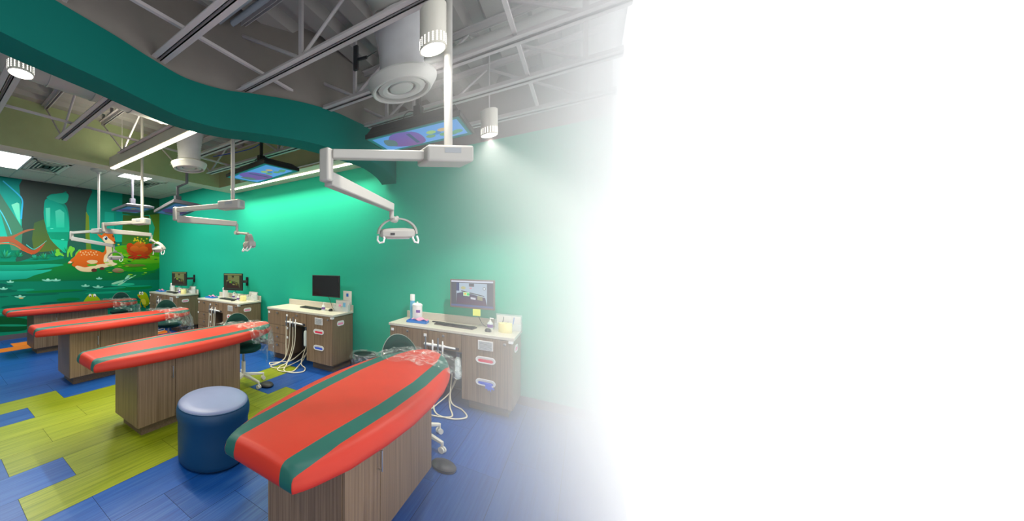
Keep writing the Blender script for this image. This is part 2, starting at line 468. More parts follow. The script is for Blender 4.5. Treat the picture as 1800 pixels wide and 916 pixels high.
# ------------------------------------------------------------------ FOREST MURAL
def mural():
    F = Flat(lambda px, py, d: tuple(atx(px, py, MX) + Vector((.003 + d, 0, 0))), step=.00006)
    topy = lambda x: 309.9 + .1434 * x
    boty = lambda x: 592 - .165 * x
    L = -200
    F.poly([(L, topy(L)), (280.7, topy(281)), (280.7, 548), (L, boty(L))], (0, 104, 88), (0, 112, 84))
    F.poly([(L, topy(L)), (281, topy(281)), (281, 430), (L, 430)], (8, 92, 86), (10, 168, 140))
    # lit glades between the trees
    F.poly([(L, 305), (0, 312), (40, 316), (41, 350), (38, 440), (0, 445), (L, 445)], (0, 120, 118), (40, 190, 165))
    F.poly([(20, 360), (30, 356), (34, 358), (36, 395), (30, 385)], (120, 215, 185), (70, 205, 175))
    F.poly([(L, 430), (281, 425), (281, 470), (L, 470)], (0, 112, 84), (0, 140, 110))
    for x0, x1, c in ((184, 200, (20, 160, 140)), (204, 214, (0, 128, 120)), (222, 232, (20, 160, 140)), (242, 262, (10, 150, 120)), (262, 274, (60, 175, 120))):
        F.poly([(x0, 372), (x1, 374), (x1 + 1, 425), (x0 - 1, 425)], c, (20, 180, 155))
    # big trunks
    F.poly([(40, 314), (120, 326), (108, 340), (90, 341), (82, 350), (77, 368), (77, 380), (80, 400), (86, 418), (100, 434), (110, 442), (60, 452), (28, 460), (34, 440), (38, 400), (38, 362)], (62, 66, 66), (40, 84, 70), smooth=3)
    F.poly([(60, 392), (78, 385), (81, 402), (88, 420), (108, 440), (60, 444), (56, 420)], (60, 92, 58), (84, 108, 44))
    F.poly([(118, 326), (160, 332), (156, 350), (152, 366), (154, 400), (160, 440), (170, 455), (112, 455), (120, 420), (122, 390), (118, 365), (112, 356), (119, 350)], (58, 64, 66), (20, 100, 80), smooth=3)
    F.poly([(151, 372), (156, 380), (158, 420), (162, 448), (152, 448), (150, 410)], (120, 140, 40), (86, 130, 40))
    F.poly([(0, 340), (40, 402), (37, 440), (20, 440), (0, 372), (-60, 290)], (70, 96, 90), (60, 130, 100))
    F.stroke([(-20, 350), (0, 370), (14, 396), (20, 412)], 2.2, 1.6, (70, 190, 210))
    F.stroke([(5, 318), (30, 340), (39, 352), (38, 372), (37, 385)], 2, 3.5, (50, 170, 215))
    # glade framed by the branch
    F.poly([(82, 348), (92, 342), (118, 340), (119, 352), (112, 358), (100, 356)], (20, 150, 130), (40, 165, 140), smooth=4)
    F.poly([(79, 352), (90, 352), (108, 360), (116, 370), (121, 392), (122, 405), (119, 425), (116, 444), (108, 440), (90, 422), (82, 402), (77, 380)], (10, 150, 132), (20, 190, 150), smooth=4)
    F.poly([(80, 366), (88, 365), (88, 398), (82, 400)], (90, 205, 180), (40, 195, 160))
    F.poly([(97, 371), (105, 368), (113, 374), (113, 400), (99, 400)], (80, 200, 175), (30, 190, 155))
    F.poly([(82, 408), (122, 408), (120, 424), (90, 420)], (0, 140, 110), (0, 150, 112))
    F.ell(91, 402, 3, .8, (90, 215, 190)); F.ell(110, 421, 3, 1, (90, 215, 190))
    # curling orange branch
    F.poly([(-40, 420), (0, 416), (20, 415), (45, 404), (62, 403), (45, 408), (26, 418), (32, 424), (46, 434), (58, 440), (66, 436), (80, 425), (70, 440), (58, 447), (42, 440), (22, 427), (0, 427), (-40, 432)], (150, 96, 70), (170, 76, 40), smooth=3)
    F.stroke([(46, 430), (58, 438), (68, 434), (82, 423)], 1.6, .6, (70, 190, 180))
    F.stroke([(-10, 429), (20, 429), (40, 440), (56, 447)], 1.6, 1, (214, 84, 38))
    # second trunk group on the right
    F.poly([(216, 378), (262, 380), (262, 430), (214, 430)], (66, 92, 40), (70, 130, 40))
    F.poly([(262, 376), (275, 372), (281, 372), (281, 430), (266, 430), (272, 400)], (90, 120, 40), (96, 150, 30))
    F.poly([(215, 340), (281, 350), (281, 376), (240, 380), (215, 376)], (16, 84, 70), (40, 90, 50))
    # meadow
    F.poly([(L, 462), (20, 460), (90, 458), (130, 450), (200, 436), (240, 440), (281, 446), (281, 500), (200, 505), (100, 498), (0, 492), (L, 490)], (0, 120, 66), (6, 96, 70), smooth=2)
    F.poly([(0, 500), (40, 488), (80, 476), (116, 462), (160, 452), (230, 436), (281, 440), (281, 470), (250, 486), (200, 494), (140, 492), (60, 496)], (20, 140, 40), (0, 104, 62), smooth=3)
    F.poly([(190, 440), (230, 430), (281, 436), (281, 470), (240, 478), (200, 470)], (90, 176, 20), (30, 140, 20), smooth=3)
    F.poly([(196, 452), (220, 446), (281, 452), (281, 462), (225, 462)], (130, 190, 30), (80, 165, 20), smooth=3)
    F.poly([(L, 468), (30, 466), (80, 464), (112, 466), (60, 474), (0, 476), (L, 478)], (20, 168, 130), (0, 128, 104), smooth=3)
    F.poly([(L, 480), (40, 476), (92, 474), (60, 484), (20, 492), (L, 496)], (30, 178, 150), (0, 140, 120), smooth=3)
    # pond
    F.poly([(L, 498), (120, 494), (281, 492), (281, 548), (L, boty(L))], (0, 120, 92), (10, 140, 104))
    for k in range(44):
        y = 500 + random.random() * 92; x = -40 + random.random() * 320; r = 14 + random.random() * 40
        c = random.choice([(0, 100, 78), (10, 156, 118), (0, 120, 60), (34, 180, 140), (0, 92, 80), (0, 128, 44)])
        if y < boty(x) - 10: F.ell(x, y, r, 1.2 + random.random() * 2.6, c, None, -.04)
    F.poly([(L, 560), (0, 556), (22, 558), (49, 562), (49, 578), (0, 584), (L, 590)], (0, 84, 40), (0, 76, 44), smooth=3)
    F.ell(20, 572, 30, 2, (20, 150, 110))
    # leaves and ferns
    for cx, cy, s_ in ((8, 454, 16), (30, 452, 12), (96, 452, 15), (76, 456, 12), (118, 446, 13), (60, 456, 9)):
        for j in range(7):
            a_ = -PI * (.12 + .76 * j / 6); ex, ey = cx + math.cos(a_) * s_, cy + math.sin(a_) * s_
            F.poly([(cx, cy), (cx * .5 + ex * .5 - 2, cy * .5 + ey * .5 - 1), (ex, ey), (cx * .5 + ex * .5 + 2, cy * .5 + ey * .5 + 2)],
                   random.choice([(20, 150, 90), (10, 120, 80), (50, 170, 90), (40, 180, 150)]), (6, 100, 70))
    for cx, cy, ex, ey in ((119, 452, 124, 436), (126, 452, 128, 438), (112, 450, 101, 441), (110, 447, 100, 447), (133, 450, 140, 442)):
        F.stroke([(cx, cy), ((cx + ex) / 2 - 2, (cy + ey) / 2), (ex, ey)], 2, 6, (110, 196, 60))
        F.ell(ex, ey, 3.4, 3.4, (110, 196, 60))
    # white blossoms
    for cx, cy, s_ in ((35, 522, 9), (6, 508, 7), (172, 505, 9), (84, 493, 10), (98, 493, 8), (150, 503, 7), (18, 496, 6), (174, 490, 5)):
        c = (120, 205, 180)
        F.ell(cx - s_ * .5, cy, s_ * .6, 1.3, c, None, .2); F.ell(cx + s_ * .5, cy, s_ * .6, 1.3, c, None, -.2); F.ell(cx, cy - 1.6, s_ * .3, 1.8, (150, 220, 195))
    F.ell(37, 524, 4, 1.2, (220, 190, 120))
    # dragonfly
    for pts in ([(219, 490), (224, 484), (229, 485), (222, 491)], [(222, 491), (232, 486), (239, 483), (236, 486), (224, 492)], [(222, 492), (212, 493), (196, 498), (200, 500), (214, 496)], [(222, 492), (212, 497), (206, 501), (211, 501), (220, 495)]):
        F.poly(pts, (150, 215, 180), smooth=3)
    F.stroke([(216, 495), (226, 489)], 1.8, 1, (20, 120, 130))
    # resting spotted fawn
    F.poly([(134, 447), (140, 441), (150, 439), (162, 439), (172, 441), (180, 444), (184, 440), (185, 430), (184, 424), (192, 424), (196, 432), (197, 452), (196, 462), (190, 466), (176, 470), (150, 472), (134, 470), (126, 466), (130, 460), (124, 463), (119, 463), (126, 455), (130, 452)], (222, 110, 34), (206, 92, 24), smooth=4)
    F.poly([(186, 432), (195, 432), (197, 446), (198, 460), (206, 464), (196, 468), (188, 466), (182, 460), (183, 450), (187, 444)], (226, 200, 160), (236, 214, 176), smooth=4)
    F.poly([(132, 470), (136, 467), (148, 470), (160, 468), (180, 464), (196, 466), (186, 470), (170, 472), (164, 477), (152, 478), (140, 476)], (236, 210, 170), (226, 196, 150), smooth=4)
    F.poly([(152, 460), (158, 457), (170, 458), (170, 462), (160, 464)], (226, 196, 150), smooth=3)
    F.poly([(153, 465), (165, 464), (170, 464), (168, 467), (156, 468)], (70, 160, 40), smooth=3)
    F.ell(165, 475, 5, 3, (96, 44, 40)); F.ell(179, 472, 4.5, 2.6, (96, 44, 40)); F.ell(123, 461, 3.4, 1.6, (236, 210, 170))
    for i in range(14): F.ell(141 + (i % 7) * 4.6 + (i // 7) * 2, 443 + (i // 7) * 4 + (i % 2) * 1.4, 1.3, .9, (246, 206, 150))
    F.poly([(171, 412), (179, 414), (181, 420), (176, 418)], (214, 96, 26), smooth=3)
    F.poly([(180, 412), (188, 408), (196, 409), (200, 416), (202, 424), (202, 428), (198, 429), (190, 428), (182, 424), (178, 418)], (222, 108, 30), (214, 100, 30), smooth=4)
    F.poly([(180, 418), (185, 416), (192, 420), (200, 427), (196, 429), (187, 428), (182, 424)], (240, 216, 180), smooth=4)
    F.ell(185.5, 418.5, 3.4, 3.8, (240, 240, 236), None, .3); F.ell(186, 419, 2.6, 3.1, (50, 90, 130)); F.ell(185.6, 420, 1.4, 1.6, (14, 20, 30)); F.ell(184.8, 417.8, .7, .7, (250, 250, 250))
    F.ell(198.4, 415.5, 1, 2.4, (30, 40, 50), None, -.2); F.ell(201.5, 425.5, 1.6, 1.2, (40, 20, 20))
    # red flower
    for cx, cy, rx, ry, c in ((244, 452, 20, 4, (150, 60, 20)), (234, 440, 12, 8, (214, 84, 24)), (256, 440, 12, 8, (206, 76, 22)), (245, 436, 14, 10, (226, 98, 28)), (228, 433, 6, 6, (220, 70, 20)),
                              (262, 434, 8, 6, (214, 74, 20)), (245, 430, 9, 5, (236, 120, 36)), (236, 437, 8, 5, (232, 110, 34)), (252, 438, 8, 5, (232, 106, 30)), (244, 446, 10, 5, (200, 70, 20))):
        F.ell(cx, cy, rx, ry, c, tuple(int(v * .8) for v in c))
    for ex, ey in ((213, 434), (220, 447), (222, 455), (272, 448), (266, 456), (230, 460)): F.poly([(244, 447), (244, 451), (ex, ey)], (190, 52, 20))
    for k in range(14): F.ell(234 + random.random() * 26, 417 + random.random() * 10, 1.5, 1.3, (226, 206, 40))
    for x_, y_ in ((208, 430), (276, 424), (212, 445)): F.ell(x_, y_, 2, 1.2, (200, 210, 40))
    F.poly([(216, 467), (228, 464), (250, 465), (255, 467), (240, 469), (222, 469)], (120, 110, 60), (90, 120, 30), smooth=3)
    F.poly([(197, 475), (206, 471), (218, 475), (214, 479), (202, 479)], (170, 140, 110), (120, 90, 60), smooth=3)
    for k in range(30):
        x_ = 180 + random.random() * 100; F.ell(x_, 446 + random.random() * 40, 2.5 + random.random() * 3, .7, random.choice([(150, 205, 40), (60, 160, 30), (20, 120, 40)]))
    # two frogs
    F.poly([(147, 529), (152, 522), (157, 517), (161, 517), (166, 517), (169, 520), (175, 526), (175, 532), (147, 532)], (170, 190, 20), (150, 180, 20), smooth=4)
    for x_ in (158, 166): F.ell(x_, 519.5, 2.5, 3, (250, 244, 230), None, -.3); F.ell(x_ + .2, 521, 1.1, 1.5, (80, 40, 30))
    F.poly([(241, 518), (246, 516), (250, 513), (256, 515), (260, 522), (262, 530), (260, 536), (254, 538), (249, 534), (248, 528), (243, 523)], (170, 190, 10), (140, 160, 10), smooth=4)
    F.poly([(247, 527), (254, 526), (256, 534), (251, 535)], (206, 196, 60), smooth=3)
    F.ell(245.6, 515.5, 1.7, 3, (250, 246, 236)); F.ell(249.6, 515.5, 1.7, 3, (250, 246, 236)); F.ell(246.6, 516, .8, 1.2, (40, 30, 20)); F.ell(249, 516, .8, 1.2, (40, 30, 20))
    F.ell(244.5, 521.5, 2, 1.2, (214, 60, 30))
    F.stroke([(247, 528), (246, 534), (247.5, 540)], 1.6, 1.6, (150, 160, 10)); F.stroke([(253, 536), (253, 539), (256, 540)], 2, 1.6, (180, 160, 10)); F.stroke([(258, 530), (259, 535), (257, 536)], 2, 1.4, (130, 150, 10))
    o = F.build('forest_mural', PAINT)
    tag(o, 'forest wall mural with spotted fawn, red flower, pond and two yellow-green frogs', 'mural')
mural()

# ------------------------------------------------------------------ ROOF STRUCTURE
def joist(y, label):
    r = empty('roof_joist', (BX, y, Z_CH), 0, label, 'joist', 'white open-web roof joists')
    x0, x1 = .68, ROOM_R - BX
    m = MB()
    for s_ in (-1, 1):
        m.box(x0, x1, s_ * .012, s_ * .06, 0, .007, STEELW); m.box(x0, x1, s_ * .012, s_ * .018, 0, .05, STEELW)
    m.build('bottom_chord', r, smooth=False)
    m = MB()
    for s_ in (-1, 1):
        m.box(0, x1, s_ * .012, s_ * .05, .613, .62, STEELW); m.box(0, x1, s_ * .012, s_ * .018, .57, .62, STEELW)
    m.build('top_chord', r, smooth=False)
    m = MB(); x = x0 + .05; up = True
    m.tube([(0.02, 0, .58), (x0 + .05, 0, .03)], .011, STEELW, 8)
    while x < x1 - .9:
        m.tube([(x, 0, .03), (x + .785, 0, .58)], .014, STEELW, 8); m.tube([(x + .785, 0, .58), (x + 1.57, 0, .03)], .014, STEELW, 8)
        m.beam((x + 1.57, 0, .03), (x + 1.57, 0, .58), .028, .028, STEELW); x += 1.57
    m.build('web', r, smooth=True)
    return r
for y, lb in ((-.2, 'white roof joist farthest from the teal wall, above the left downlight'), (.53, 'white roof joist whose cut end shows above the downlight at the far left'),
              (1.21, 'white roof joist crossing the top of the photo nearest the camera'), (1.93, 'white roof joist passing in front of the large round air diffuser duct'),
              (2.71, 'white roof joist just behind the large round air diffuser'), (3.37, 'white roof joist passing right above the big ceiling TV'),
              (4.12, 'white roof joist closest to the teal wall, beside the small downlight')):
    joist(y, lb)
# bridging bars running across under the joists (tied to the bulkhead end)
for x, z, lb in ((-4.2, 3.16, 'thin white bridging rod below the joists near the olive bulkhead'), (-2.02, 3.22, 'thin white bridging rod in front of the grey wall above the soffit'), (-.35, 3.16, 'thin white bridging rod across the joists beside the big downlight')):
    m = MB(); m.beam((x, -1.5, z), (x, 4.05, z), .022, .022, STEELW); tag(m.build('bridging_rod'), lb, 'roof rod', 'roof bridging rods')

# round ducts with ceiling diffusers
def duct(x, y, z, label, label2, y0=-2.4):
    r = empty('air_duct', (x, y, z), 0, label, 'duct', 'round white air ducts')
    m = MB(); zc = 3.475 - z; R_ = .19
    path = [(0, y0 - y, zc), (0, -.5, zc), (0, -.22, zc), (0, -.08, zc - .03), (0, -.01, zc - .12), (0, 0, zc - .24)]
    P = crv(path[1:], 6); m.tube([path[0]] + P, R_, DUCTM, 28, radii=[R_] * (len(P) - 6) + [R_ - .01 * k for k in range(7)])
    m.build('duct_pipe', r)
    k = y0 - y + .2
    while k < -.3:
        m = MB(); m.tube([(0, k, zc), (0, k + .018, zc)], R_ + .008, DUCTM, 28); m.build('duct_seam', r); k += .38
    m = MB(); zt = zc - .2; n_ = 26; pr = []
    for i in range(n_ + 1):
        t = i / n_; zz = zt * (1 - t) + .1 * t
        pr.append((.135 + .05 * (1 - t) ** 2.2 + (.005 if i % 2 else 0), zz))
    m.lathe(pr, (0, 0, 0), FLEX, 36); m.build('flexible_neck', r, ang=70)
    d = empty('ceiling_diffuser', (x, y, z), 0, label2, 'air diffuser', 'round white air diffusers')
    m = MB(); m.lathe([(.13, .115), (.15, .1), (.21, .075), (.22, .07), (.22, .06), (.188, .0), (.18, -.003), (.168, .002), (.168, .05), (.02, .06)], (0, 0, 0), DUCTM, 48, cap0=False); m.build('diffuser_ring', d, ang=25)
    m = MB(); m.lathe([(.145, .03), (.15, .022), (.148, .014), (.12, .006), (.095, .012), (.088, .02), (.09, .034)], (0, 0, 0), DUCTM, 48, cap0=False, cap1=False); m.build('inner_cone', d, ang=25)
    m = MB(); m.lathe([(.07, .034), (.076, .024), (.072, .014), (.03, .006), (.001, .005)], (0, 0, 0), DUCTM, 40, cap0=True, cap1=False); m.build('centre_disc', d, ang=25)
duct(-.93, 2.22, 2.8, 'round white duct dropping down in front of the big ceiling TV', 'large round white air diffuser left of the big downlight')
duct(-3.72, 2.34, 2.8, 'round white duct running along the olive bulkhead to the far diffuser', 'smaller-looking round white air diffuser beside the slanting light bar')

# suspended cylindrical downlights
def downlight(x, y, label, power):
    r = empty('downlight', (x, y, 2.8), 0, label, 'ceiling lamp', 'white cylinder downlights')
    m = MB(); m.lathe([(.02, .235), (.06, .235), (.0665, .228), (.0665, .0), (.061, .0), (.061, .012)], (0, 0, 0), OFFW, 40, cap1=False); m.build('lamp_housing', r)
    m = MB(); m.lathe([(.0605, .004), (.0605, .008)], (0, 0, 0), LEDC, 40); m.build('lamp_lens', r)
    m = MB()
    for k in range(20):
        a_ = 2 * PI * k / 20
        for j in range(5):
            c = Vector((math.cos(a_) * .0668, math.sin(a_) * .0668, .016 + j * .0105))
            mt = Matrix.Translation(c) @ Matrix.Rotation(a_, 4, 'Z') @ Matrix.Rotation(PI / 2, 4, 'Y')
            m.lathe([(.0036, -.0006), (.0036, .0006)], (0, 0, 0), LEDP, 8, mtx=mt)
    m.build('light_perforation', r, smooth=False)
    m = MB(); m.tube([(0, 0, .235), (0, 0, .93)], .006, STEELW, 8); m.build('stem', r)
    l = bpy.data.lights.new('bulb', 'SPOT'); l.energy = power * K_DOWN; l.spot_size = math.radians(115); l.spot_blend = .6; l.shadow_soft_size = .05; l.color = (1, .95, .88)
    o = bpy.data.objects.new('bulb', l); COL.objects.link(o); o.parent = r; o.location = (0, 0, -.01)
downlight(-.62, 1.90, 'big white cylinder downlight beside the thick white pole', 70)
downlight(-.66, 3.55, 'small-looking white cylinder downlight close to the teal wall', 240)
downlight(-2.59, .449, 'white cylinder downlight under the curved soffit at far left', 110)

# linear light bars
def light_bar(p0, p1, h, label, power):
    c = (Vector(p0) + Vector(p1)) / 2; r = empty('light_bar', c, 0, label, 'light bar'); L_ = (Vector(p1) - Vector(p0)).length / 2
    m = MB(); m.box(-L_, L_, -.045, .045, .012, h, BEIGE); m.build('light_bar_housing', r, bevel=.003)
    m = MB(); m.box(-L_ + .01, L_ - .01, -.03, .03, 0, .012, LED); m.build('diffuser_strip', r)
    if h > .1:
        for s_ in (-.7, .7): m = MB(); m.tube([(s_ * L_, 0, h), (s_ * L_, 0, Z_DECK - c.z)], .004, STEELW, 6); m.build('hanger_wire', r)
    if h > .1: area('added_uplight', (0, 0, h + .02), L_ * 2, power * .15, (1, .93, .72), .06, rot=(PI, 0, 0), parent=r)  # uplight added to brighten the deck above the bar
    a_ = area('tube_glow', (0, 0, -.01), L_ * 2, power * K_STRIP, (1, .93, .72), .06, parent=r, spread=math.radians(125))
light_bar((-5.2, 1.98, 3.0), (-2.92, 1.98, 3.0), .16, 'long glowing light bar slanting down left from the curved soffit', 90)
light_bar((-5.38, 4.36, 3.085), (-2.3, 4.36, 3.085), .014, 'thin glowing light bar along the top of the teal wall', 62)

# troffers and air vents in the tile ceiling
def troffer(x0, x1, y0, y1, label, power):
    r = empty('ceiling_panel_light', ((x0 + x1) / 2, (y0 + y1) / 2, Z_DROP), 0, label, 'ceiling light', 'rectangular ceiling lights'); a_, b_ = (x1 - x0) / 2, (y1 - y0) / 2
    m = MB()
    for q in ((-a_, a_, -b_, -b_ + .02), (-a_, a_, b_ - .02, b_), (-a_, -a_ + .02, -b_, b_), (a_ - .02, a_, -b_, b_)): m.box(*q, -.012, 0, WHITEP)
    m.build('light_frame', r); m = MB(); m.box(-a_ + .02, a_ - .02, -b_ + .02, b_ - .02, -.008, -.001, PANEL_E); m.build('light_diffuser', r)
    area('panel_glow', (0, 0, -.02), a_ * 2 - .05, power * K_PANEL, (1, .99, .95), b_ * 2 - .05, parent=r)
troffer(-8.0, -6.84, .74, 1.35, 'bright rectangular ceiling light at the left edge', 60)
troffer(-7.15, -5.95, 2.8, 3.4, 'bright rectangular ceiling light behind the far white poles', 60)
def vent(x0, x1, y0, y1, label):
    r = empty('ceiling_vent', ((x0 + x1) / 2, (y0 + y1) / 2, Z_DROP), 0, label, 'air vent', 'square ceiling vents'); a_, b_ = (x1 - x0) / 2, (y1 - y0) / 2
    m = MB()
    for q in ((-a_, a_, -b_, -b_ + .05), (-a_, a_, b_ - .05, b_), (-a_, -a_ + .05, -b_, b_), (a_ - .05, a_, -b_, b_)): m.box(*q, -.012, -.004, OFFW)
    m.build('vent_frame', r)
    m = MB()
    for k in range(1, 5):
        f = 1 - k / 5
        for q in ((-a_ * f, a_ * f, -b_ * f, -b_ * f + .02), (-a_ * f, a_ * f, b_ * f - .02, b_ * f), (-a_ * f, -a_ * f + .02, -b_ * f, b_ * f), (a_ * f - .02, a_ * f, -b_ * f, b_ * f)):
            m.box(*q, -.02 + .003 * k, -.008, OFFW)
    m.build('vent_louvre', r); m = MB(); m.box(-a_ + .03, a_ - .03, -b_ + .03, b_ - .03, -.004, -.002, DARK); m.build('vent_backing', r)
vent(-7.9, -6.95, 1.38, 1.95, 'square ceiling vent beside the left-edge ceiling light')
vent(-7.9, -6.95, 3.25, 3.8, 'square ceiling vent behind the twin black TVs')

# ceiling TVs -------------------------------------------------------
def tv_screen(F):
    F.poly([(0, 0), (1, 0), (1, 1), (0, 1)], (20, 110, 110))
    F.poly([(.04, .1), (.97, .12), (.97, .92), (.04, .92)], (96, 160, 226), (80, 150, 214))
    F.poly([(.15, .3), (.3, .12), (.5, .14), (.55, .5), (.5, .85), (.3, .95), (.18, .7), (.1, .55)], (120, 84, 150), (104, 90, 170), smooth=4)
    F.poly([(.1, .4), (.2, .3), (.24, .6), (.14, .75)], (90, 120, 120), smooth=3)
    F.poly([(.42, .2), (.46, .2), (.46, .8), (.42, .8)], (60, 90, 120))
    for x_, y_, c in ((.62, .4, (110, 160, 120)), (.7, .5, (60, 130, 190)), (.76, .35, (100, 160, 110)), (.84, .3, (90, 150, 130)), (.66, .6, (150, 190, 110)), (.78, .6, (190, 170, 120)), (.9, .35, (90, 160, 120))):
        F.ell(x_, y_, .05, .09, c)
def tv(A, B, C, label, pole, ztop, back=BLACK, jog=None, scr=None, th=.12):
    """A near-left, B near-right, C far-right corners of the screen"""
    A, B, C = Vector(A), Vector(B), Vector(C); ex = (B - A).normalized(); W_ = (B - A).length
    ey = (C - B); ey = (ey - ex * ey.dot(ex)); D_ = ey.length; ey.normalize(); ez = ex.cross(ey)
    ctr = A + ex * W_ / 2 + ey * D_ / 2
    r = empty('television', ctr, 0, label, 'TV', 'flat TVs hung face-down from the ceiling')
    M = Matrix((ex, ey, ez)).transposed().to_4x4()
    m = MB(); m.box(-W_ / 2, W_ / 2, -D_ / 2, D_ / 2, 0, .045, back, M)
    o = m.build('tv_body', r, bevel=.004)
    m = MB(); a_, b_ = W_ / 2, D_ / 2
    bot = [(-a_ + .01, -b_ + .01, .045), (a_ - .01, -b_ + .01, .045), (a_ - .01, b_ - .01, .045), (-a_ + .01, b_ - .01, .045)]; top = [(-a_ * .88, -b_ * .8, th), (a_ * .88, -b_ * .8, th), (a_ * .88, b_ * .7, th), (-a_ * .88, b_ * .7, th)]
    v = [m.bm.verts.new(M @ Vector(p)) for p in bot + top]
    for f in ((0, 1, 5, 4), (1, 2, 6, 5), (2, 3, 7, 6), (3, 0, 4, 7), (4, 5, 6, 7), (3, 2, 1, 0)): m.face([v[i] for i in f], back)
    m.build('tv_back', r, smooth=False)
    F = Flat(lambda x, y, d: tuple(M @ Vector(((x - .5) * (W_ - .03), (.5 - y) * (D_ - .03), -.001 - d))), step=.0002); tv_screen(F); F.build('tv_screen', scr or SCREEN, r)
    m = MB(); hp = M @ Vector((0, 0, th)); 
    m.beam(hp + Vector((-.07, 0, 0)), hp + Vector((.07, 0, 0)), .16, .02, back); m.beam(hp, hp + Vector((0, 0, .16)), .06, .1, back)
    m.build('tilt_bracket', r, bevel=.003)
    m = MB(); pts = [hp + Vector((0, 0, .1))]
    if jog: pts += [hp + Vector((0, 0, .30)), hp + Vector((jog[0], jog[1], .36))]
    pts.append(Vector(((jog[0] if jog else 0) + hp.x, (jog[1] if jog else 0) + hp.y, ztop - ctr.z)))
    m.tube(pts, .024, back, 12); m.build('ceiling_pole', r)
    c0 = hp + Vector((-.1, .02, .01))
    m = MB(); m.tube(crv([c0, c0 + Vector((-.05, 0, .09)), c0 + Vector((.0, 0, .14)), c0 + Vector((.1, 0, .1))], 6), .004, BLUEC if back is not BLACK else BLACK, 6); m.build('cable_loop', r)
    return r
GREYTV = mat('grey_tv_shell', (96, 94, 104), .4)
tv((-1.56, 2.88, 2.8), (-.74, 2.90, 2.8), (-.74, 3.42, 2.8), 'big black ceiling TV with blue picture behind the nearest lamp arm', None, Z_DECK)
tv((-3.7, 2.90, 2.8), (-2.82, 2.78, 2.8), (-2.74, 3.34, 2.8), 'black ceiling TV with blue picture beside the thin wall light bar', None, Z_DECK, th=.09)
tv((-5.17, 2.6, 2.42), (-4.35, 2.48, 2.48), (-4.31, 2.93, 2.44), 'grey-backed ceiling TV on a cranked black pole below the far diffuser', None, Z_DECK, GREYTV, jog=(.10, .10), scr=SCREEN2, th=.065)
tv(atz(196, 371, 2.66), atz(221, 362, 2.66), atz(255, 372, 2.66), 'grey-backed ceiling TV in front of the forest mural', None, Z_DROP, GREYTV, scr=SCREEN2, th=.065)

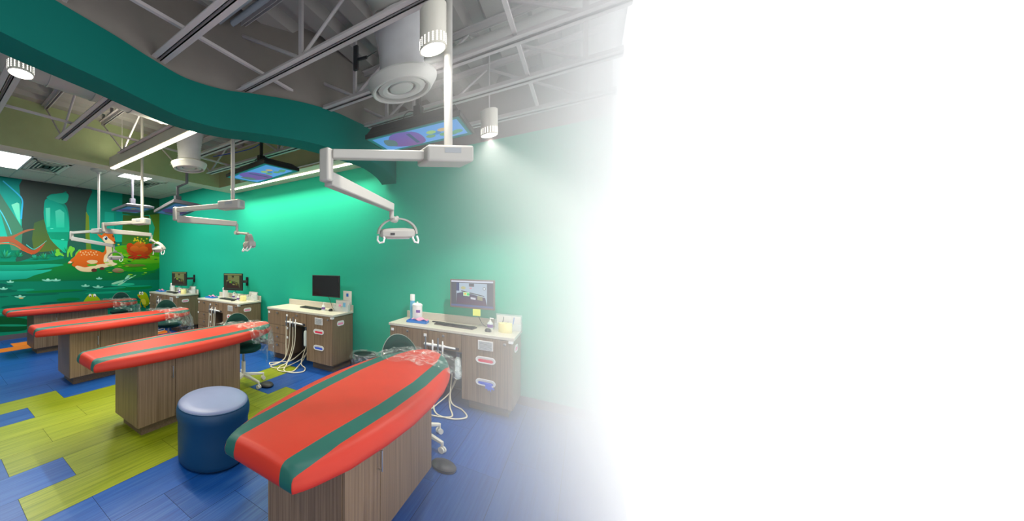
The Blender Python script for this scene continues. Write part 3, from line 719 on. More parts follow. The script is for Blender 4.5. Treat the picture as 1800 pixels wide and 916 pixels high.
# dental lamps ------------------------------------------------------
def lamp(pole, ztop, E, S, K, Hd, yaw, tilt, label, plate=False):
    """pole (x,y,z of arm housing), elbow E, spring arm end S, knuckle K, head centre Hd"""
    p = Vector(pole); r = empty('dental_lamp', p, 0, label, 'dental lamp', 'white dental lamps on ceiling poles')
    E, S, K, Hd = Vector(E) - p, Vector(S) - p, Vector(K) - p, Vector(Hd) - p
    m = MB(); m.tube([(0, 0, .03), (0, 0, ztop - p.z)], .021, CREAM, 20)
    if plate: m.lathe([(.03, ztop - p.z - .08), (.05, ztop - p.z - .05), (.13, ztop - p.z - .03), (.14, ztop - p.z)], (0, 0, 0), CREAM, 28)
    m.build('mount_pole', r)
    d = Vector((E.x, E.y, 0)).normalized(); ang = math.atan2(d.y, d.x)
    M = Matrix.Rotation(ang, 4, 'Z')
    m = MB(); m.box(-.11, .15, -.065, .065, -.045, .045, CREAM, M); m.build('arm_housing', r, bevel=.014, seg=3)
    m = MB(); m.box(-.035, .055, .0655, .067, .0, .028, GREYP, M); m.box(-.035, .055, -.067, -.0655, .0, .028, GREYP, M); m.box(-.1115, -.1105, -.03, .03, -.02, .03, GREYP, M); m.build('grey_label', r, smooth=False)
    m = MB(); m.beam(d * .14, Vector((E.x, E.y, 0)) - d * .03, .045, .05, CREAM); m.build('upper_arm', r, bevel=.006)
    m = MB(); m.beam((E.x, E.y, .03), (E.x, E.y, E.z - .02), .06, .06, CREAM); m.build('elbow', r, bevel=.01)
    m = MB(); s_ = (S - E).normalized(); m.beam(E + s_ * .02, S, .058, .078, CREAM, .055, .045); m.build('spring_arm', r, bevel=.007)
    m = MB(); m.tube([S + Vector((0, 0, -.0)), Vector((S.x, S.y, S.z - .07)), K], .016, CREAM, 14); m.lathe([(.02, -.03), (.024, 0), (.02, .03)], K, CREAM, 16, mtx=Matrix.Rotation(PI / 2, 4, 'X'))
    Rm = Matrix.Rotation(yaw, 4, 'Z') @ Matrix.Rotation(tilt, 4, 'X')
    T = lambda v: Hd + (Rm @ Vector(v))
    m.tube([K, T((0, 0, .115))], .013, CREAM, 12)
    m.build('knuckle', r)
    # yoke: flat half ring
    m = MB(); prev = None
    for i in range(19):
        a_ = PI * i / 18; c, s2 = math.cos(a_), math.sin(a_); q = []
        for rr, zz in ((.142, -.024), (.142, .024), (.129, .02), (.129, -.02)):
            q.append(m.bm.verts.new(T((c * rr, zz, s2 * rr * .82 - .005))))
        if prev:
            for k in range(4): m.face([prev[k], prev[(k + 1) % 4], q[(k + 1) % 4], q[k]], CREAM)
        else: m.face(q, CREAM)
        prev = q
    m.face(prev, CREAM); m.build('yoke', r, ang=50)
    # lamp head: long faceted body
    m = MB(); prof = [(-.125, .022, .016), (-.11, .045, .03), (-.05, .06, .038), (.05, .06, .038), (.11, .045, .03), (.125, .022, .016)]; prev = None
    for x_, hy, hz in prof:
        q = [m.bm.verts.new(T((x_, a_ * hy, b_ * hz - .0))) for a_, b_ in ((-1, -.6), (-.75, -1), (.75, -1), (1, -.6), (1, .5), (.6, 1), (-.6, 1), (-1, .5))]
        if prev:
            for k in range(8): m.face([prev[k], prev[(k + 1) % 8], q[(k + 1) % 8], q[k]], CREAM)
        else: m.face(q, CREAM)
        prev = q
    m.face(prev, CREAM); m.build('lamp_head', r, bevel=.003, ang=30)
    m = MB(); m.box(-.08, .08, -.04, .04, -.041, -.037, mat('lamp_glass', (200, 205, 210), .15), Matrix.Translation(Hd) @ Rm); m.build('front_glass', r)
    m = MB(); m.box(-.06, -.03, -.0615, -.058, -.012, .004, DARK, Matrix.Translation(Hd) @ Rm); m.build('switch', r)
    for s_ in (-1, 1):
        m = MB(); m.tube([T(v) for v in [(s_ * .105, -.02, -.01), (s_ * .1, -.05, -.035), (s_ * .11, -.065, -.062), (s_ * .135, -.055, -.068), (s_ * .145, -.03, -.05), (s_ * .14, -.01, -.02)]], .007, WHITEP, 10)
        m.build('handle', r)
    return r
lamp((-.57, 2.0, 2.23), Z_DECK, (-1.053, 1.514, 2.10), (-1.035, 2.30, 2.03), (-1.03, 2.33, 1.945), (-1.03, 2.38, 1.85), .66, .1, 'nearest dental lamp, big white arm and arched head against teal wall')
lamp((-2.69, 2.2, 2.22), Z_DECK, (-3.43, 1.99, 2.12), (-2.9, 2.43, 2.06), (-2.9, 2.43, 1.96), (-2.66, 2.4, 1.82), -.55, .1, 'dental lamp second nearest, head seen side-on against the teal wall')
lamp((-4.84, 2.26, 2.22), Z_DECK, (-5.66, 2.03, 2.12), (-5.3, 2.63, 2.07), (-5.28, 2.62, 1.98), (-4.92, 2.56, 1.83), .1, .5, 'dental lamp whose head hangs in front of the red mural flower')
lamp((-6.93, 2.39, 2.216), Z_DROP, (-7.81, 2.18, 2.1), (-6.75, 2.6, 1.93), (-6.7, 2.6, 1.82), (-6.58, 2.56, 1.70), .75, 0, 'farthest dental lamp, white arms crossing the mural fawn', plate=True)

# ------------------------------------------------------------------ SURFBOARD EXAM TABLES
def cushion(parent):
    m = MB(); Y0, Y1, ZT, ZB, R_ = -.365, 1.87, .805, .70, .045          # local y measured from the cabinet's foot end
    st = [(0, .224), (.03, .23), (.1, .255), (.3, .305), (.6, .342), (.9, .362), (1.2, .36), (1.5, .342), (1.75, .305), (1.95, .255), (2.1, .195), (2.2, .13), (2.25, .07), (2.27, .02)]
    def hw(s_):
        for (a, x), (b, y) in zip(st[:-1], st[1:]):
            if s_ <= b: t = (s_ - a) / (b - a); return x + (y - x) * t
        return st[-1][1]
    inn = [(0, .145), (.3, .158), (.8, .19), (1.3, .2), (1.9, .172), (2.27, .1)]
    def ip(s_):
        for (a, x), (b, y) in zip(inn[:-1], inn[1:]):
            if s_ <= b: t = (s_ - a) / (b - a); return x + (y - x) * t
        return inn[-1][1]
    S_ = [0, .006, .015, .03, .045, .06, .09, .13, .2]; s_ = .3
    while s_ < 2.0: S_.append(s_); s_ += .1
    S_ += [2.0, 2.05, 2.1, 2.15, 2.19, 2.22, 2.24, 2.255, 2.265, 2.27]
    def foot_soft(s_):                       # rounded corners of the flat foot end
        return 1 - .05 * max(0, 1 - s_ / .05) ** 2
    rows, cols_m = [], None
    for s_ in S_:
        h = hw(s_) * foot_soft(s_); i_ = min(ip(s_), h * .8); o_ = min(i_ + .088, h * .985)
        if s_ < .3:
            t_ = s_ / .3; o_ = h * (.994 - .164 * t_ ** .8); i_ = .145 * (1 - t_) + ip(.3) * t_
        xs = []
        e = min(R_, h * .5)
        edge = [h, h - e * .08, h - e * .25, h - e * .5, h - e * .8]
        # right half from edge to centre: edge ring, stripe, middle
        half = [(h, 'e'), (h - .1 * (h - o_), 'e'), (h - .3 * (h - o_), 'e'), (h - .6 * (h - o_), 'e'), (o_, 'o'), ((o_ * 2 + i_) / 3, 's'), ((o_ + 2 * i_) / 3, 's'), (i_, 'i'), (i_ * .66, 'c'), (i_ * .33, 'c')]
        xs = [-x for x, _ in half] + [0] + [x for x, _ in half[::-1]]
        row = []
        for x in xs:
            d = min(h - abs(x), s_, 2.27 - s_ if s_ > 2.0 else 9); d = max(d, 0)
            dz = 0 if d >= R_ else R_ - math.sqrt(max(0, R_ * R_ - (R_ - d) ** 2))
            crown = .012 * (1 - (x / max(h, .01)) ** 2)
            row.append((x, Y0 + s_, ZT - dz + crown - .006))
        rows.append(row)
    n = len(rows[0])
    V = [[m.bm.verts.new(p) for p in r_] for r_ in rows]
    def mt(k):  # face column k between vert k and k+1
        kk = k if k < 10 else 19 - k
        return GRN if 4 <= kk <= 6 else RED
    for a, b in zip(V[:-1], V[1:]):
        for k in range(n - 1): m.face([a[k], a[k + 1], b[k + 1], b[k]], mt(k))
    # side wall around the outline, slightly bulged
    loop = [(V[0][k], mt(min(k, n - 2))) for k in range(n)] + [(V[j][-1], RED) for j in range(1, len(V))] + [(V[-1][k], mt(k)) for k in range(n - 2, -1, -1)] + [(V[j][0], RED) for j in range(len(V) - 2, 0, -1)]
    prev = [v for v, _ in loop]; ctr = Vector((0, .7, 0))
    for z, g in ((.745, .004), (.725, .004), (.708, -.002), (.70, -.014)):
        cur = []
        for v, _ in loop:
            p = v.co.copy(); dx = 1 if p.x > 0 else -1
            out = Vector((dx if abs(p.x) > .02 else 0, 0, 0)) if 0.02 < p.y - Y0 < 2.2 else Vector((p.x * 2, -1 if p.y < .5 else 1, 0)).normalized()
            cur.append(m.bm.verts.new((p.x + out.x * g, p.y + out.y * g, z if z < p.z else p.z - .001)))
        N_ = len(loop)
        for i in range(N_):
            mm = loop[i][1] if i < n - 1 else (RED if i < n - 1 + len(V) - 1 or i >= N_ - len(V) + 1 else RED)
            m.face([prev[i], prev[(i + 1) % N_], cur[(i + 1) % N_], cur[i]], mm)
        prev = cur
    m.face(prev[::-1], RED)
    o = m.build('cushion', parent, ang=60, loc=(.03, 0, 0))
    return o
def exam_table():
    r = empty('exam_table', (0, 0, 0))
    m = MB(); m.box(-.255, .245, 0, 1.22, .1, .70, WOOD); m.build('cabinet_body', r, bevel=.002)
    m = MB(); m.box(-.2, .195, .06, 1.17, 0, .1, WOOD_K); m.build('toe_kick', r)
    for y0, y1, hy in ((.004, .372, .335), (.378, 1.216, None)):
        m = MB(); m.box(.246, .262, y0, y1, .104, .696, WOOD); d = m.build('door', r, bevel=.0015)
        if hy:
            m = MB(); m.tube([(.262, hy, .5), (.29, hy, .5), (.292, hy, .495), (.292, hy, .61), (.29, hy, .605), (.262, hy, .605)], .0045, CHROME, 8); m.build('handle', d)
    cushion(r)
    return r
def cover(parent_loc, drop, label):
    """crinkled clear film pulled over the head end of the cushion"""
    random.seed(int(drop * 100) + 5)
    r = MB(); nU, nV = 44, 30; V = []
    for j in range(nV + 1):
        s_ = j / nV; row = []
        for i in range(nU + 1):
            t = i / nU * 2 - 1
            y = 1.28 + s_ * .66 + .03 * math.sin(t * 4) * (1 - s_)
            hwid = .345 * math.sqrt(max(0.0, 1 - (max(0, (y - 1.0)) / .93) ** 2)) + .03
            x = t * (hwid + .05)
            over = max(0, abs(x) - hwid * .93) + max(0, (y - 1.80)) * .5
            z = .824 - min(drop, over * (2.2 if drop > .15 else 1.0))
            if drop > .15:
                z -= max(0, s_ - .25) ** 1.2 * abs(t) ** 3 * drop * 1.1
            z += .016 * math.sin(x * 31 + y * 17 + 2 * math.sin(y * 23)) * .6 + .012 * random.random()
            row.append(r.bm.verts.new((x, y, z)))
        V.append(row)
    for a, b in zip(V[:-1], V[1:]):
        for i in range(nU): r.face([a[i], a[i + 1], b[i + 1], b[i]], FILM)
    if drop > .15:        # bag skirt hanging under the head end
        base = V[-1]; prev = base
        for k in range(1, 8):
            t = k / 7; cur = [r.bm.verts.new((v.co.x * (1 - .35 * t) , v.co.y - .03 * t + .05 * math.sin(t * 3) + .02 * random.random(), v.co.z - t * drop * .5 + .015 * random.random())) for v in base]
            for i in range(nU): r.face([prev[i], prev[i + 1], cur[i + 1], cur[i]], FILM)
            prev = cur
    o = r.build('plastic_cover', ang=80, fix=False, loc=parent_loc)
    return tag(o, label, 'plastic cover', 'clear plastic covers on the table heads')
BED = [(-1.12, 1.385, 'red surfboard-shaped exam table nearest the camera, at the blue workstation'), (-3.31, 1.385, 'red surfboard-shaped exam table right behind the round blue stool'),
       (-5.27, 1.375, 'red surfboard-shaped exam table, third from the camera'), (-7.42, 1.42, 'farthest red surfboard-shaped exam table, in front of the mural')]
BED[0] = (-1.12, 1.385, 'largest red surfboard-shaped exam table, in the right foreground')
proto = exam_table()
for i, (x, y, lb) in enumerate(BED):
    o = proto if i == 0 else copy_tree(proto)
    o.location = (x, y, 0); tag(o, lb, 'exam table', 'surfboard exam tables in a row')
CV = [(.05, 'crumpled clear film over the head of the foreground red table'), (.3, 'clear plastic bag drooping from the head of the second nearest red table'),
      (.32, 'clear plastic bag drooping from the head of the third red table'), (.3, 'clear plastic bag over the head of the farthest red table')]
for (x, y, _), (dr, lb) in zip(BED, CV): cover((x + .03, y, 0), dr, lb)

# round pouf stool
r = empty('pouf_stool', (-2.36, 1.72, 0), 0, 'round blue upholstered stool with a pale periwinkle top', 'stool')
m = MB(); m.lathe([(.27, .008), (.285, .02), (.29, .05), (.292, .2), (.292, .33), (.304, .37), (.306, .41), (.3, .44), (.285, .462)], (0, 0, 0), NAVY, 64, cap1=False); m.build('stool_body', r, ang=60)
m = MB(); m.lathe([(.289, .452), (.287, .465), (.27, .478), (.2, .484), (.1, .486), (.001, .486)], (0, 0, 0), PERI, 64, cap0=False, cap1=False); m.build('stool_top', r, ang=60)
m = MB(); m.tube([(.29 * math.cos(a_ * PI / 24), .29 * math.sin(a_ * PI / 24), .458) for a_ in range(48)], .005, NAVY, 8, closed=True); m.build('piping', r)
m = MB(); m.lathe([(.26, 0), (.26, .01)], (0, 0, 0), BLACK, 48); m.build('stool_base', r)

# operator chairs
def chair():
    r = empty('operator_chair', (0, 0, 0))
    m = MB(); m.lathe([(.12, .445), (.2, .45), (.235, .475), (.24, .5), (.225, .525), (.15, .54), (.001, .54)], (0, 0, 0), DGREEN, 44, cap1=False); m.build('seat', r, ang=60)
    m = MB(); m.tube([(0, 0, .1), (0, 0, .3)], .028, OFFW, 16); m.tube([(0, 0, .28), (0, 0, .45)], .018, CHROME, 16); m.build('column', r)
    for k in range(5):
        a_ = 2 * PI * k / 5 + .35; c, s_ = math.cos(a_), math.sin(a_)
        m = MB(); m.beam((c * .02, s_ * .02, .12), (c * .3, s_ * .3, .085), .05, .04, OFFW, .024, .032); m.build('leg', r, bevel=.006)
        m = MB(); m.tube([(c * .295, s_ * .295, .095), (c * .295, s_ * .295, .05)], .012, OFFW, 10)
        for q in (-.014, .014):
            mt = Matrix.Translation((c * .295 - s_ * q, s_ * .295 + c * q, .026)) @ Matrix.Rotation(a_, 4, 'Z') @ Matrix.Rotation(PI / 2, 4, 'X')
            m.lathe([(.026, -.009), (.026, .009)], (0, 0, 0), OFFW, 18, mtx=mt)
        m.build('caster', r)
    # curved round-topped back on the -x side
    m = MB(); rows = []; n = 20
    prof = [(-.2, 0)] + [(.2 * -math.cos(PI * k / n), 0) for k in range(1, n)] + [(.2, 0)]
    G = [[], []]
    for s_, lay in ((0, 0), (1, 1)):
        for j in range(11):
            t = j / 10; row = []
            for i in range(17):
                u = (i / 16) * 2 - 1
                top = .60 + .30 * (math.sqrt(max(0, 1 - abs(u) ** 2.2))); bot = .56 + .0 * abs(u)
                z = bot + (top - bot) * t
                yy = u * .215; xx = -.27 + .06 * u * u + (-.022 if lay else .022) * math.sqrt(max(0, 1 - u ** 4)) * min(1, 6 * t + .2) * min(1, 6 * (1 - t) + .1)
                row.append(m.bm.verts.new((xx, yy, z)))
            G[lay].append(row)
    for lay in (0, 1):
        for a, b in zip(G[lay][:-1], G[lay][1:]):
            for i in range(16): m.face([a[i], a[i + 1], b[i + 1], b[i]], DGREEN)
    bmesh.ops.remove_doubles(m.bm, verts=m.bm.verts, dist=.002)
    m.build('backrest', r, ang=70)
    m = MB(); pts = [(-.27 + .06 * u * u, u * .217, .60 + .305 * math.sqrt(max(0, 1 - abs(u) ** 2.2))) for u in [math.sin(-PI / 2 + PI * k / 24) for k in range(25)]]
    m.tube(pts, .004, PIPING, 8); m.build('piping', r)
    m = MB(); m.tube(crv([(-.05, 0, .44), (-.22, 0, .44), (-.31, 0, .5), (-.305, 0, .62)], 6), .013, BLACK, 10); m.build('back_support', r)
    return r
CH = [((-1.2, 3.12), -.62, 'dark green round-backed operator chair beside the clear-lined bin'), ((-3.42, 2.98), -.35, 'dark green operator chair whose white base shows beside the second table'),
      ((-5.68, 3.14), -.33, 'dark green operator chair behind the third red table'), ((-7.88, 3.2), -.33, 'dark green operator chair behind the farthest red table')]
cp = chair()
for i, ((x, y), rz, lb) in enumerate(CH):
    o = cp if i == 0 else copy_tree(cp)
    o.location = (x, y, 0); o.rotation_euler = (0, 0, rz); tag(o, lb, 'chair', 'green operator chairs behind the tables')
# round foot pedals
def pedal(x, y, label):
    r = empty('foot_pedal', (x, y, 0), 0, label, 'foot pedal', 'round foot pedals on the floor')
    m = MB(); m.lathe([(.085, 0), (.09, .01), (.09, .022)], (0, 0, 0), BLACK, 36); m.build('pedal_base', r)
    m = MB(); m.lathe([(.088, .022), (.08, .034), (.03, .042), (.001, .043)], (0, 0, 0), GREYP if False else DARK, 36, cap1=False); m.build('pedal_disc', r, ang=50)
pedal(-.84, 2.83, 'black round foot pedal on the blue floor near the front table')
pedal(-3.12, 3.12, 'black round foot pedal by the white chair base, second table')

# ------------------------------------------------------------------ WORKSTATION CABINETS
def slot(parent, M, glove, tail=False):
    """stadium shaped white glove dispenser, local x/y in the face plane, z outwards"""
    def stad(w_, h_, n=10):
        r_ = h_ / 2; o = []
        for k in range(n + 1): a_ = -PI / 2 + PI * k / n; o.append((w_ / 2 - r_ + r_ * math.cos(a_), r_ * math.sin(a_)))
        for k in range(n + 1): a_ = PI / 2 + PI * k / n; o.append((-w_ / 2 + r_ + r_ * math.cos(a_), r_ * math.sin(a_)))
        return o
    m = MB(); O, I = stad(.185, .072), stad(.155, .046)
    a = [m.bm.verts.new(M @ Vector((x, y, 0))) for x, y in O]; b = [m.bm.verts.new(M @ Vector((x, y, .008))) for x, y in O]
    c = [m.bm.verts.new(M @ Vector((x, y, .008))) for x, y in I]; d = [m.bm.verts.new(M @ Vector((x, y, .001))) for x, y in I]; N_ = len(O)
    for i in range(N_):
        j = (i + 1) % N_
        m.face([a[i], a[j], b[j], b[i]], WHITEP); m.face([b[i], b[j], c[j], c[i]], WHITEP); m.face([c[i], c[j], d[j], d[i]], WHITEP)
    m.face(d, PAPER)
    s_ = m.build('glove_slot', parent, ang=40)
    m = MB(); out = [(x * .9, y * .62 - .008) for x, y in I]; m.prism(out, .001, .006, glove, M)
    if tail: m.prism([(-.01, -.015), (.03, -.02), (.06, -.015), (.075, -.045), (.055, -.04), (.05, -.055), (.03, -.045), (.012, -.06)], .006, .014, glove, M)
    m.build('gloves', s_)
def cabinet():
    r = empty('workstation_cabinet', (0, 0, 0))
    W_, D_, H_ = 1.31, .555, .825
    m = MB(); t = .018
    m.box(0, t, 0, D_, .11, H_, WOOD); m.box(.47, .488, .0, D_, .11, H_, WOOD); m.box(.835, .853, 0, D_, .11, H_, WOOD); m.box(W_ - t, W_, 0, D_, .11, H_, WOOD)
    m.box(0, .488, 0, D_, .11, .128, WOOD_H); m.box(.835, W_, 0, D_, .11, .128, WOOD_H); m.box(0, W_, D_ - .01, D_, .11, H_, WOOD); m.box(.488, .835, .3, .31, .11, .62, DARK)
    m.box(t, .47, .03, D_ - .02, .13, H_ - .01, GAP); m.box(.853, W_ - t, .03, D_ - .02, .13, H_ - .01, GAP)
    m.box(0, W_, 0, D_, H_ - .015, H_, WOOD_H)
    m.build('cabinet_body', r, smooth=False)
    for a_, b_ in ((.06, .45), (.89, W_ - .05)):
        m = MB(); m.box(a_, b_, .08, D_, 0, .11, WOOD_K); m.build('toe_kick', r)
    m = MB(); m.box(-.015, W_ + .015, -.02, D_ + .0, H_, H_ + .033, TOPM); m.build('worktop', r, bevel=.004)
    m = MB(); m.box(.0, W_ + .015, D_ - .02, D_, H_ + .033, H_ + .125, TOPM); m.build('backsplash', r, bevel=.004)
    def knob(x, z, par):
        m = MB(); mt = Matrix.Translation((x, -.018, z)) @ Matrix.Rotation(PI / 2, 4, 'X'); m.lathe([(.005, -.001), (.005, .012), (.014, .016), (.014, .024), (.006, .027)], (0, 0, 0), CHROME, 16, mtx=mt); m.build('knob', par)
    for z0, z1 in ((.585, .82), (.435, .58), (.30, .43), (.115, .295)):
        m = MB(); m.box(.003, .468, -.018, .0, z0, z1, WOOD); d = m.build('drawer', r, bevel=.0015); knob(.235, z1 - .035, d)
    m = MB(); m.box(.474, .835, -.018, 0, .625, .82, WOOD); d = m.build('drawer', r, bevel=.0015); knob(.65, .785, d)
    m = MB(); m.box(.841, W_ - .003, -.018, 0, .115, .82, WOOD); d = m.build('door', r, bevel=.0015); knob(1.245, .785, d)
    # child latches and vent
    m = MB(); m.box(1.0, 1.14, -.024, -.018, .69, .792, WHITEP)
    for k in range(8): m.box(1.01, 1.13, -.027, -.024, .7 + k * .0108, .705 + k * .0108, GREYP)
    m.build('vent_grille', r, smooth=False)
    for x, z in ((.02, .76), (.425, .745), (.43, .54), (.43, .39), (-.002, .545)):
        m = MB(); m.box(x, x + .035, -.026, -.018, z, z + .035, WHITEP); m.build('child_latch', r, bevel=.003)
    m = MB(); m.box(W_ - .035, W_ + .003, -.024, .03, .795, .822, WHITEP); m.build('child_latch', r, bevel=.003)
    F_ = Matrix(((1, 0, 0, 0), (0, 0, -1, 0), (0, 1, 0, 0), (0, 0, 0, 1)))
    slot(r, Matrix.Translation((1.07, -.018, .585)) @ F_, REDG); slot(r, Matrix.Translation((1.07, -.018, .345)) @ F_, BLUEG)
    S_ = Matrix(((0, 0, 1, 0), (1, 0, 0, 0), (0, 1, 0, 0), (0, 0, 0, 1)))
    slot(r, Matrix.Translation((W_, .2, .715)) @ S_, PINK)
    return r
STX = [(-1.865, 4.11), (-4.035, 4.08), (-6.09, 4.06), (-8.25, 4.06)]
SLB = ['taupe wood workstation cabinet nearest the camera, under the grey-framed lit monitor', 'taupe wood workstation cabinet under the blank black monitor',
       'taupe wood workstation cabinet behind the third table, under a photo-showing monitor', 'taupe wood workstation cabinet in the corner next to the mural']
cb = cabinet()
for i, ((x, y), lb) in enumerate(zip(STX, SLB)):
    o = cb if i == 0 else copy_tree(cb)
    o.location = (x, y, 0); tag(o, lb, 'cabinet', 'dental workstation cabinets along the teal wall')
WT = .858
# delivery bars with handpieces and hoses
def delivery(full):
    r = empty('handpiece_holder', (0, 0, 0))
    m = MB(); m.tube([(-.04, -.045, .665), (.19, -.045, .665)], .017, WHITEP, 16); m.tube([(.19, -.045, .665), (.3, -.045, .66)], .011, WHITEP, 12); m.build('holder_bar', r)
    m = MB(); m.beam((.02, .0, .66), (.33, .0, .655), .05, .03, DARK); m.beam((.32, .05, .55), (.32, .05, .66), .03, .03, DARK); m.build('mount_bracket', r, bevel=.003)
    for k, x in enumerate((-.02, .06, .12, .17)):
        m = MB(); m.tube([(x, -.06, .59), (x, -.062, .64), (x, -.058, .7), (x - .004, -.05, .755 - .03 * (k % 2))], .009, SLATE if k % 2 == 0 else WHITEP, 10, radii=[.006, .01, .009, .007]); m.build('handpiece', r)
    rnd = random.Random(3)
    paths = [[(.06, -.06, .6), (.05, -.08, .3), (.0, -.14, .08), (-.12, -.25, .012), (-.05, -.38, .012), (.1, -.33, .012), (.14, -.1, .03), (.2, .1, .1), (.25, .2, .25)],
             [(.12, -.06, .6), (.13, -.09, .3), (.12, -.2, .06), (.2, -.36, .012), (.36, -.38, .014), (.46, -.24, .014), (.38, -.08, .014), (.24, .0, .05), (.2, .2, .3)],
             [(.17, -.06, .6), (.17, -.08, .35), (.13, -.16, .1), (.05, -.3, .012), (.16, -.43, .012), (.34, -.34, .016), (.26, -.1, .02), (.2, .12, .08), (.25, .25, .3)],
             [(-.02, -.06, .6), (0, -.09, .35), (.04, -.16, .12), (-.08, -.3, .014), (-.2, -.26, .014), (-.12, -.12, .014), (.05, -.02, .05), (.15, .2, .2)]]
    for k, pth in enumerate(paths):
        m = MB(); m.tube(crv(pth, 8), .0075 if k else .0065, HOSE, 10); m.build('hose', r)
    return r
dp = delivery(True)
DLB = ['white handpiece holder bar and looping cream hoses on the nearest workstation', 'white handpiece holder bar and hoses below the blank black monitor',
       'white handpiece holder bar and hoses on the third workstation', 'white handpiece holder bar and hoses on the corner workstation']
for i, ((x, y), lb) in enumerate(zip(STX, DLB)):
    o = dp if i == 0 else copy_tree(dp)
    o.location = (x + .48, y, 0); tag(o, lb, 'handpiece holder', 'handpiece holders on the workstations')
def bottle(x, y, z, label):
    r = empty('water_bottle', (x, y, z), 0, label, 'bottle', 'white water bottles under the worktops')
    m = MB(); m.lathe([(.026, .0), (.034, .006), (.036, .03), (.036, .2), (.03, .225), (.015, .245)], (0, 0, 0), FROST, 24); m.build('bottle_body', r, ang=50)
    m = MB(); m.lathe([(.015, .243), (.017, .25), (.017, .285), (.012, .29)], (0, 0, 0), SLATE, 18); m.beam((-.02, 0, .285), (.09, 0, .31), .02, .02, SLATE); m.build('bottle_cap', r)
bottle(STX[0][0] + .79, STX[0][1] + .03, .315, 'white water bottle hanging below the nearest handpiece bar'); bottle(STX[1][0] + .79, STX[1][1] + .03, .315, 'white water bottle hanging inside the second workstation')

# ------------------------------------------------------------------ MONITORS AND DESK ITEMS
def pic_room(F, dim=1.0):
    c_ = (lambda c: c) if dim == 1.0 else (lambda c: (int(c[0] * .62), int(c[1] * .62), int(c[2] * .34)))
    F.poly([(0, 0), (1, 0), (1, 1), (0, 1)], c_((70, 74, 90)))
    F.poly([(0, 0), (1, 0), (1, .06), (0, .06)], c_((214, 220, 238)))
    F.poly([(.13, .08), (.86, .1), (.86, .9), (.13, .86)], c_((176, 196, 214)))
    F.poly([(.13, .08), (.2, .08), (.2, .4), (.13, .4)], c_((40, 60, 120)))
    F.poly([(.14, .5), (.3, .44), (.82, .62), (.86, .92), (.13, .88)], c_((56, 60, 96)), c_((84, 50, 80)))
    F.poly([(.25, .38), (.8, .55), (.8, .58), (.25, .42)], c_((50, 46, 44)))
    F.poly([(.3, .44), (.45, .44), (.45, .6), (.3, .58)], c_((190, 240, 190))); F.ell(.35, .51, .03, .04, c_((240, 200, 50))); F.ell(.42, .52, .03, .05, c_((20, 220, 110)))
    F.poly([(.44, .1), (.56, .1), (.56, .22), (.44, .22)], c_((80, 76, 90)))
    F.poly([(.48, .62), (.6, .64), (.6, .72), (.48, .7)], c_((210, 214, 224))); F.poly([(.64, .56), (.76, .6), (.76, .74), (.64, .72)], c_((150, 150, 110)))
    F.ell(.48, .28, .03, .02, c_((230, 110, 130))); F.ell(.3, .28, .06, .06, c_((190, 190, 130))); F.ell(.8, .28, .035, .06, c_((60, 70, 80))); F.ell(.8, .28, .026, .045, c_((214, 226, 236)))
    F.poly([(0, .93), (1, .93), (1, 1), (0, 1)], c_((80, 96, 150)))
def monitor(ctr, w_, h_, yaw, label, kind, frame=BLACK, stand=False, wallmount=False):
    r = empty('monitor', ctr, yaw, label, 'monitor', 'computer monitors on the workstations')
    m = MB(); m.box(-w_ / 2, w_ / 2, 0, .03, -h_ / 2, h_ / 2, frame); m.build('monitor_body', r, bevel=.004)
    m = MB(); m.box(-w_ * .3, w_ * .3, .03, .055, -h_ * .3, h_ * .3, BLACK); m.build('monitor_back', r, bevel=.006)
    F = Flat(lambda x, y, d: ((x - .5) * (w_ - .03), -.0008 - d, (.5 - y) * (h_ - .035) + .002), step=.0001)
    if kind == 'off': F.poly([(0, 0), (1, 0), (1, 1), (0, 1)], (16, 18, 22))
    else: pic_room(F, kind)
    F.build('monitor_screen', SCREEN if kind != 'off' else mat('dark_screen', (18, 20, 24), .12), r)
    dist = WY - ctr[1]
    m = MB(); a_ = -yaw; wl = Vector((math.sin(a_) * 0, 0, 0))
    back = Vector((0, .05, 0)); R_ = Matrix.Rotation(-yaw, 4, 'Z')
    off = R_ @ Vector((.10 if wallmount else .0, dist - .015, 0)); 
    m.beam(back, back + Vector((0, .03, 0)), .1, .1, BLACK); m.beam(back + Vector((0, .02, 0)), off, .04, .05, BLACK); m.beam(off + Vector((0, 0, -.09)), off + Vector((0, 0, .09)), .05, .02, BLACK)
    m.build('wall_arm', r, bevel=.002)
    m = MB(); zd = WT + .02 - ctr[2]
    m.tube(crv([(.02, .04, -h_ / 2 + .02), (.05, .06, -h_ / 2 - .06), (.1, .05, zd + .03), (.16, .0, zd + .002)], 6), .0035, BLACK, 6); m.build('monitor_cable', r)
    return r
monitor((-1.01, 4.45, 1.25), .475, .345, 0, 'lit monitor with blue-grey picture and yellow sticky note below', 1.0, mat('taupe_bezel', (112, 100, 96), .4))
monitor((-3.06, 4.37, 1.245), .50, .34, .06, 'blank black monitor over the second workstation', 'off')
monitor((-5.33, 4.36, 1.215), .44, .345, .35, 'black monitor with yellowish picture over the third workstation', .5, wallmount=True)
monitor((-7.28, 4.30, 1.21), .42, .335, .4, 'black monitor with yellowish picture over the corner workstation', .5, wallmount=True)
m = MB(); m.box(-.04, .04, -.002, .0, -.08, 0, NOTE); tag(m.build('sticky_note', loc=(-.955, 4.447, 1.078)), 'yellow-green sticky note on the lower edge of the lit monitor', 'sticky note')

